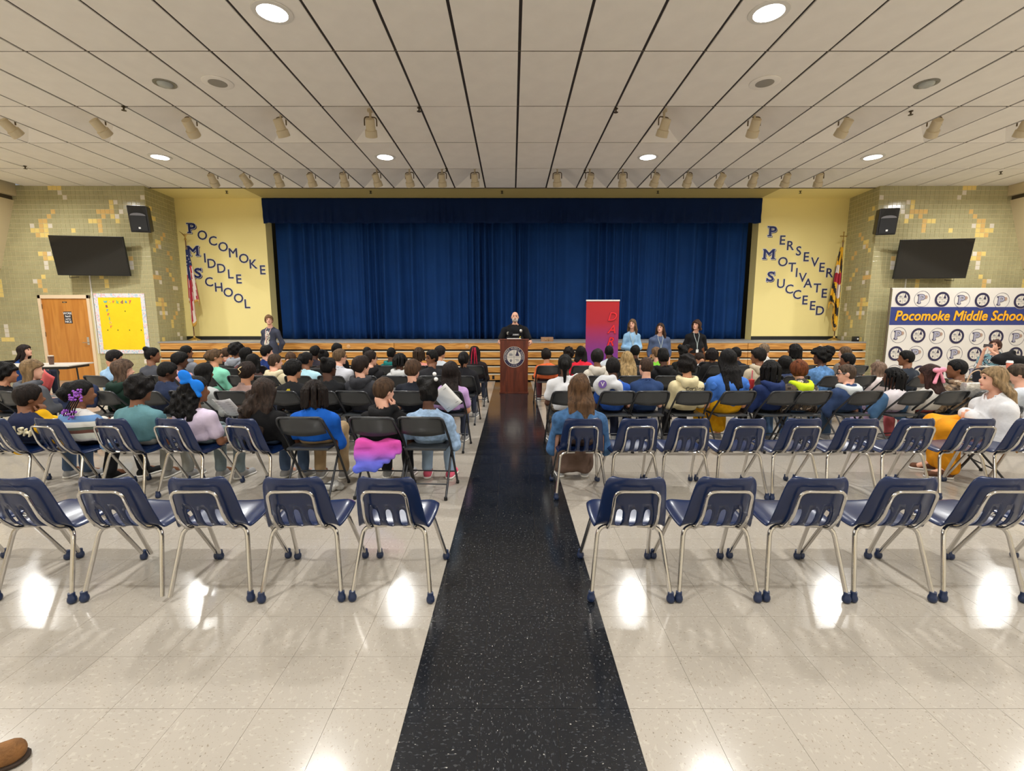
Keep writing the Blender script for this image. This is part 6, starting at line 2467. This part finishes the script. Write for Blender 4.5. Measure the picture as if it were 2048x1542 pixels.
# door
M_OAK = wood('oak_door', (206, 140, 62), (186, 118, 46), 0.4, 0.5, 'z')
M_FRM = mat('door_frame', lin((232, 208, 176)), 0.5)
dc = (DX0 + DX1) / 2
dw = DX0 - DX1
e_ = empty('door_1', (dc, YT, 0))
e_['kind'] = 'structure'
for s in (-1, 1):
    b = B()
    x0, x1 = sorted((s * dw / 2, s * (dw / 2 - 0.075)))
    b.box((x0, -0.035, 0), (x1, 0.05, DZ), bev=0.004)
    b.build('frame_post', M_FRM, e_)
b = B()
b.box((-dw / 2, -0.035, DZ - 0.09), (dw / 2, 0.05, DZ), bev=0.004)
b.build('frame_head', M_FRM, e_)
b = B()
b.box((-dw / 2 + 0.075, -0.008, 0.01), (dw / 2 - 0.075, 0.03, DZ - 0.09))
leaf = b.build('door_leaf', M_OAK, e_)
b = B()
b.box((dw / 2 - 0.20, -0.014, 0.94), (dw / 2 - 0.14, -0.008, 1.14), bev=0.002)
pl = b.build('lock_plate', M_CHROME, leaf)
b = B()
b.tube([(dw / 2 - 0.17, -0.01, 1.0), (dw / 2 - 0.17, -0.06, 1.0), (dw / 2 - 0.28, -0.06, 1.0)], 0.010, 8, fillet=0.02)
b.build('lever_handle', M_CHROME, leaf, True)
for z in (0.3, 1.15, DZ - 0.35):
    b = B()
    b.box((-dw / 2 + 0.06, -0.02, z), (-dw / 2 + 0.085, -0.008, z + 0.12), bev=0.003)
    b.build('hinge', mat('hinge_metal', lin((120, 96, 74)), 0.4, 0.6), leaf)
b = B()
b.box((-0.06, -0.011, DZ - 0.20), (0.06, -0.008, DZ - 0.165), bev=0.001)
npl = b.build('name_plate', mat('dark_plate', lin((70, 46, 26)), 0.4), leaf)
b = B()
add_text(b, 'Stage', (0, -0.012, DZ - 0.183), 0.016, 0.0, 0, 1.3, 0, None, 0.0004)
b.build('plate_lettering', M_CRT, leaf)
q = PX(137, 635, YT)
e2_ = empty('door_poster', (q.x, YT - 0.008, q.z))
tag(e2_, 'small dark door poster with white slogan about working hard', 'poster')
b = B()
b.box((-0.10, -0.004, -0.15), (0.10, 0.0, 0.15))
b.build('poster_sheet', mat('dark_poster', lin((40, 38, 46)), 0.6), e2_)
for i, (t_, cp) in enumerate((('WORK', 0.055), ('hard', 0.055), ('and be', 0.042), ('NICE', 0.055))):
    b = B()
    add_text(b, t_, (0, -0.005, 0.105 - 0.07 * i), cp, 0.02, 0, 0.92 if i != 2 else 0.85, 0, None, 0.0005)
    b.build('slogan_line', M_WHP, e2_)

# bulletin board
q0, q1 = PX(190, 587, YT), PX(303, 707, YT)
bx0, bx1 = PX(193, 600, YT).x, PX(301, 700, YT).x
bx0, bx1 = -10.66, -9.37
bz0, bz1 = q1.z, q0.z
e_ = empty('bulletin_board', ((bx0 + bx1) / 2, YT - 0.007, (bz0 + bz1) / 2))
tag(e_, 'yellow bulletin board with pastel patterned border and colourful letters', 'bulletin board')
bw_, bh2 = bx1 - bx0, bz1 - bz0
m, nt, bs = new_mat('border_pattern')
N, L = nt.nodes, nt.links
tc = N.new('ShaderNodeTexCoord')
vo = N.new('ShaderNodeTexVoronoi')
vo.inputs['Scale'].default_value = 34
L.new(tc.outputs['Object'], vo.inputs['Vector'])
rp = N.new('ShaderNodeValToRGB')
rp.color_ramp.interpolation = 'CONSTANT'
for _ in range(3):
    rp.color_ramp.elements.new(0.5)
for el, (po, cc) in zip(rp.color_ramp.elements, ((0, (226, 224, 232)), (0.35, (240, 190, 196)), (0.5, (226, 226, 236)), (0.65, (176, 206, 226)), (0.8, (236, 232, 230)))):
    el.position = po
    el.color = (*lin(cc), 1)
sp_ = N.new('ShaderNodeSeparateColor')
L.new(vo.outputs['Color'], sp_.inputs[0])
L.new(sp_.outputs[0], rp.inputs[0])
L.new(rp.outputs[0], bs.inputs['Base Color'])
M_YPAP = mat('yellow_paper', lin((246, 214, 20)), 0.7, 0, 0.05, 2.0, 0.5, 5.0)
b = B()
b.box((-bw_ / 2, -0.010, -bh2 / 2), (bw_ / 2, 0.0, bh2 / 2))
b.build('backing', M_WHITE, e_)
b = B()
b.box((-bw_ / 2 + 0.09, -0.012, -bh2 / 2 + 0.09), (bw_ / 2 - 0.09, -0.0095, bh2 / 2 - 0.09))
b.build('yellow_sheet', M_YPAP, e_)
for s in (-1, 1):
    b = B()
    b.box((min(s * bw_ / 2, s * (bw_ / 2 - 0.10)), -0.015, -bh2 / 2), (max(s * bw_ / 2, s * (bw_ / 2 - 0.10)), -0.0105, bh2 / 2))
    b.build('border_strip', m, e_)
    b = B()
    b.box((-bw_ / 2 + 0.10, -0.0148, min(s * bh2 / 2, s * (bh2 / 2 - 0.10))), (bw_ / 2 - 0.10, -0.0105, max(s * bh2 / 2, s * (bh2 / 2 - 0.10))))
    b.build('border_strip', m, e_)
pal = [(90, 190, 196), (240, 206, 120), (226, 110, 100), (120, 196, 140), (150, 76, 110), (90, 170, 200), (226, 90, 110)]
for i, ch in enumerate('workday'):
    b = B()
    add_text(b, ch, (0, 0, 0), 0.085, 0.03, 0, 1.1, 0, None, 0.001)
    b.build('paper_letter', mat('letter_%d' % i, lin(pal[i]), 0.7), e_, loc=(-0.36 + 0.105 * i, -0.014, bh2 / 2 - 0.21))
for i, ch in enumerate('arrior'):
    b = B()
    add_text(b, ch, (0, 0, 0), 0.085, 0.03, 0, 1.1, 0, None, 0.001)
    b.build('paper_letter', mat('letter_%d' % ((i + 4) % 7), lin(pal[(i + 4) % 7]), 0.7), e_, loc=(-0.34 + 0.012 * i, -0.014, bh2 / 2 - 0.32 - 0.104 * i))
for x_, z_ in ((-0.38, -0.16), (-0.12, -0.16), (0.18, -0.16), (0.48, -0.16), (0.12, 0.32)):
    b = B()
    b.ball((x_, -0.016, z_), (0.012, 0.008, 0.016), 8)
    b.build('push_pin', mat('dark_pin', lin((70, 76, 30)), 0.4), e_, True)

# ================================================================== logo backdrop
YG = 11.85
q0 = PX(1786, 577, YG)
gx0, gx1, gz = q0.x, 13.6, q0.z
e_ = empty('logo_backdrop', (gx0, YG, 0))
tag(e_, 'white step-and-repeat backdrop with blue band and school logos', 'backdrop')
M_VINYL = mat('white_vinyl', lin((226, 222, 216)), 0.4, 0, 0.02, 3)
M_BAND = mat('blue_band', lin((52, 64, 128)), 0.4)
M_ORA = mat('orange_letters', lin((246, 178, 40)), 0.5)
M_GREYL = mat('grey_logo', lin((88, 86, 112)), 0.5)
M_PFILL = mat('logo_fill', lin((168, 168, 186)), 0.5)
M_TANL = mat('tan_logo', lin((176, 148, 132)), 0.5)
b = B()
b.box((0, 0, 0.12), (gx1 - gx0, 0.006, gz))
b.build('sheet', M_VINYL, e_)
zb1, zb0 = PX(1784, 614, YG).z, PX(1780, 650, YG).z
b = B()
b.box((0, -0.002, zb0), (gx1 - gx0, 0.0, zb1))
b.build('blue_band', M_BAND, e_)
for i in range(2):
    b = B()
    xx = -0.02 if i == 0 else gx1 - gx0 + 0.02
    b.tube([(xx, 0.03, 0.0), (xx, 0.03, gz + 0.02)], 0.02, 8)
    b.build('pole', mat('backdrop_pole', lin((120, 110, 96)), 0.3, 0.6), e_, True)
b = B()
b.tube([(-0.03, 0.03, gz), (gx1 - gx0 + 0.03, 0.03, gz)], 0.018, 8)
b.build('top_rail', M_WHITE, e_, True)
zt_ = (zb0 + zb1) / 2
x_l, x_r = PX(1790, 633, YG).x - gx0, PX(2052, 633, YG).x - gx0
b = B()
add_text(b, 'Pocomoke Middle School', (0, 0, 0), 0.235, 0.045, 0.16, 1.0, 1, None, 0.0005)
xs_ = [v[0] for v in b.v]
k_ = (x_r - x_l) / (max(xs_) - min(xs_))
b = B()
add_text(b, 'Pocomoke Middle School', (0, 0, 0), 0.235, 0.055, 0.16, k_, 1, None, 0.0005)
add_text(b, 'Pocomoke Middle School', (0, -0.001, 0), 0.235, 0.032, 0.16, k_, 0, None, 0.0008)
b.build('band_lettering', [M_ORA, mat('band_outline', lin((36, 30, 60)), 0.5)], e_, loc=((x_l + x_r) / 2, -0.004, zt_ + 0.01))
b = B()
seal(b, (0, 0), 0.19, False, 0.0)
seal_me = b.mesh('seal_logo', [M_NAVY, M_SILV, M_SLINE])
b = B()
b.disc((0, 0, 0), 0.195, 36, 1, r0=0.187)
add_text(b, 'P', (-0.01, -0.001, 0), 0.21, 0.07, 0, 1.1, 1, None, 0.0004)
for x0, x1, z0, z1 in slab('P'):
    b.box((x0 * 0.21 - 0.01, -0.0012, z0 * 0.21 - 0.006), (x1 * 0.21, -0.0008, z1 * 0.21 + 0.006), 1)
add_text(b, 'P', (-0.01, -0.002, 0), 0.20, 0.02, 0, 1.1, 0, None, 0.0004)
b.disc((0.085, -0.003, 0.045), 0.045, 14, 2)
p_me = b.mesh('letter_logo', [M_PFILL, M_GREYL, M_TANL])
rows = [(597, [(1805, 's'), (1844, 'p'), (1884, 's'), (1924, 'p'), (1964, 's'), (2003, 'p'), (2042, 's')]),
        (670, [(1797, 'p'), (1836, 's'), (1874, 'p'), (1913, 's'), (1954, 'p'), (1992, 's'), (2033, 'p')]),
        (707, [(1791, 's'), (1831, 'p'), (1870, 's'), (1909, 'p'), (1949, 's'), (1989, 'p'), (2030, 's')]),
        (745, [(1788, 'p'), (1838, 's'), (1866, 'p'), (1906, 's'), (1946, 'p'), (1986, 's'), (2026, 'p')])]
for py, lst in rows:
    for i, (px, k_) in enumerate(lst):
        q = PX(px, py + (0.9 * i if py < 700 else 0.3 * i), YG)
        link('logo', seal_me if k_ == 's' else p_me, e_, (q.x - gx0, -0.004, q.z))

# ================================================================== tables
M_TTOP = mat('table_laminate', lin((206, 202, 194)), 0.4, var=0.03)


def folding_table(c, yaw, L_, W_, label):
    e = empty('folding_table', c, yaw)
    tag(e, label, 'table')
    b = B()
    b.box((-L_ / 2, -W_ / 2, 0.715), (L_ / 2, W_ / 2, 0.74), bev=0.006)
    b.build('table_top', M_TTOP, e)
    b = B()
    b.box((-L_ / 2 + 0.06, -W_ / 2 + 0.04, 0.665), (L_ / 2 - 0.06, W_ / 2 - 0.04, 0.715))
    b.build('apron', M_BLACK, e)
    for s in (-1, 1):
        for t in (-1, 1):
            b = B()
            b.tube([(s * (L_ / 2 - 0.25), t * (W_ / 2 - 0.10), 0.68), (s * (L_ / 2 - 0.25), t * (W_ / 2 - 0.06), 0.01)], 0.014, 8)
            b.build('leg', M_FOLDT, e)
        b = B()
        b.tube([(s * (L_ / 2 - 0.25), -W_ / 2 + 0.02, 0.02), (s * (L_ / 2 - 0.25), W_ / 2 - 0.02, 0.02)], 0.016, 8)
        b.build('foot_bar', M_FOLDT, e)
    return e


tp = PX(176, 727, 9.25)
folding_table((tp.x - 0.70, 9.02, 0), math.radians(12), 1.35, 0.72, 'pale folding table with black edge in front of the wooden door')
q = PX(102, 733, 8.95)
e_ = empty('travel_mug', (q.x, 8.97, 0.742))
tag(e_, 'brown speckled travel mug standing on the pale folding table', 'mug')
b = B()
b.lathe([(0.034, 0.0), (0.036, 0.01), (0.046, 0.14), (0.047, 0.155)], 18)
b.build('mug_body', mat('speckled_brown', lin((96, 72, 62)), 0.4, 0.1, 0.5, 80), e_, True)
b = B()
b.lathe([(0.047, 0.155), (0.046, 0.17), (0.02, 0.178), (0.001, 0.178)], 18)
b.build('lid', mat('mug_lid', lin((196, 184, 168)), 0.4), e_, True)
tb_ = PX(2040, 735, 8.3)
folding_table((tb_.x + 0.35, 8.45, 0), 0.05, 1.2, 0.7, 'pale folding table behind the seats in front of the logo backdrop')
blob('black_bag', [ell((tb_.x + 0.02, 8.55, 0.87), (0.28, 0.12, 0.10)), ell((tb_.x + 0.22, 8.5, 0.84), (0.16, 0.10, 0.09)), cap((tb_.x - 0.16, 8.55, 0.90), (tb_.x + 0.1, 8.55, 1.0), 0.05)], cloth((20, 20, 23)), None, 0.016, 0.05, 0.008, 24, 'slumped black bag on the table by the logo backdrop', 'bag', cut=lambda x, y, z: 0.742 - z)
q = PX(2019, 728, 8.2)
e_ = empty('drink_cup', (q.x, 8.2, 0.742))
tag(e_, 'pink drink in a clear cup with white lid by the black bag', 'cup')
b = B()
b.lathe([(0.034, 0.0), (0.036, 0.005), (0.045, 0.10)], 18)
b.build('cup_body', mat('pink_drink', lin((226, 130, 110)), 0.2), e_, True)
b = B()
b.lathe([(0.047, 0.10), (0.049, 0.108), (0.046, 0.118), (0.04, 0.14), (0.001, 0.142)], 18)
b.build('lid', M_WHP, e_, True)
# small black cube lamp on the stage corner
q = PX(1716, 681, 12.35)
e_ = empty('cube_clock', (q.x, 12.45, STZ))
tag(e_, 'small black cube with a white dot on the stage corner', 'box')
b = B()
b.box((-0.06, -0.06, 0.0), (0.06, 0.06, 0.13), bev=0.01)
b.build('cube_body', M_BLACK, e_, True)
b = B()
b.disc((0.02, -0.062, 0.07), 0.022, 14)
b.build('white_dot', M_WHP, e_)
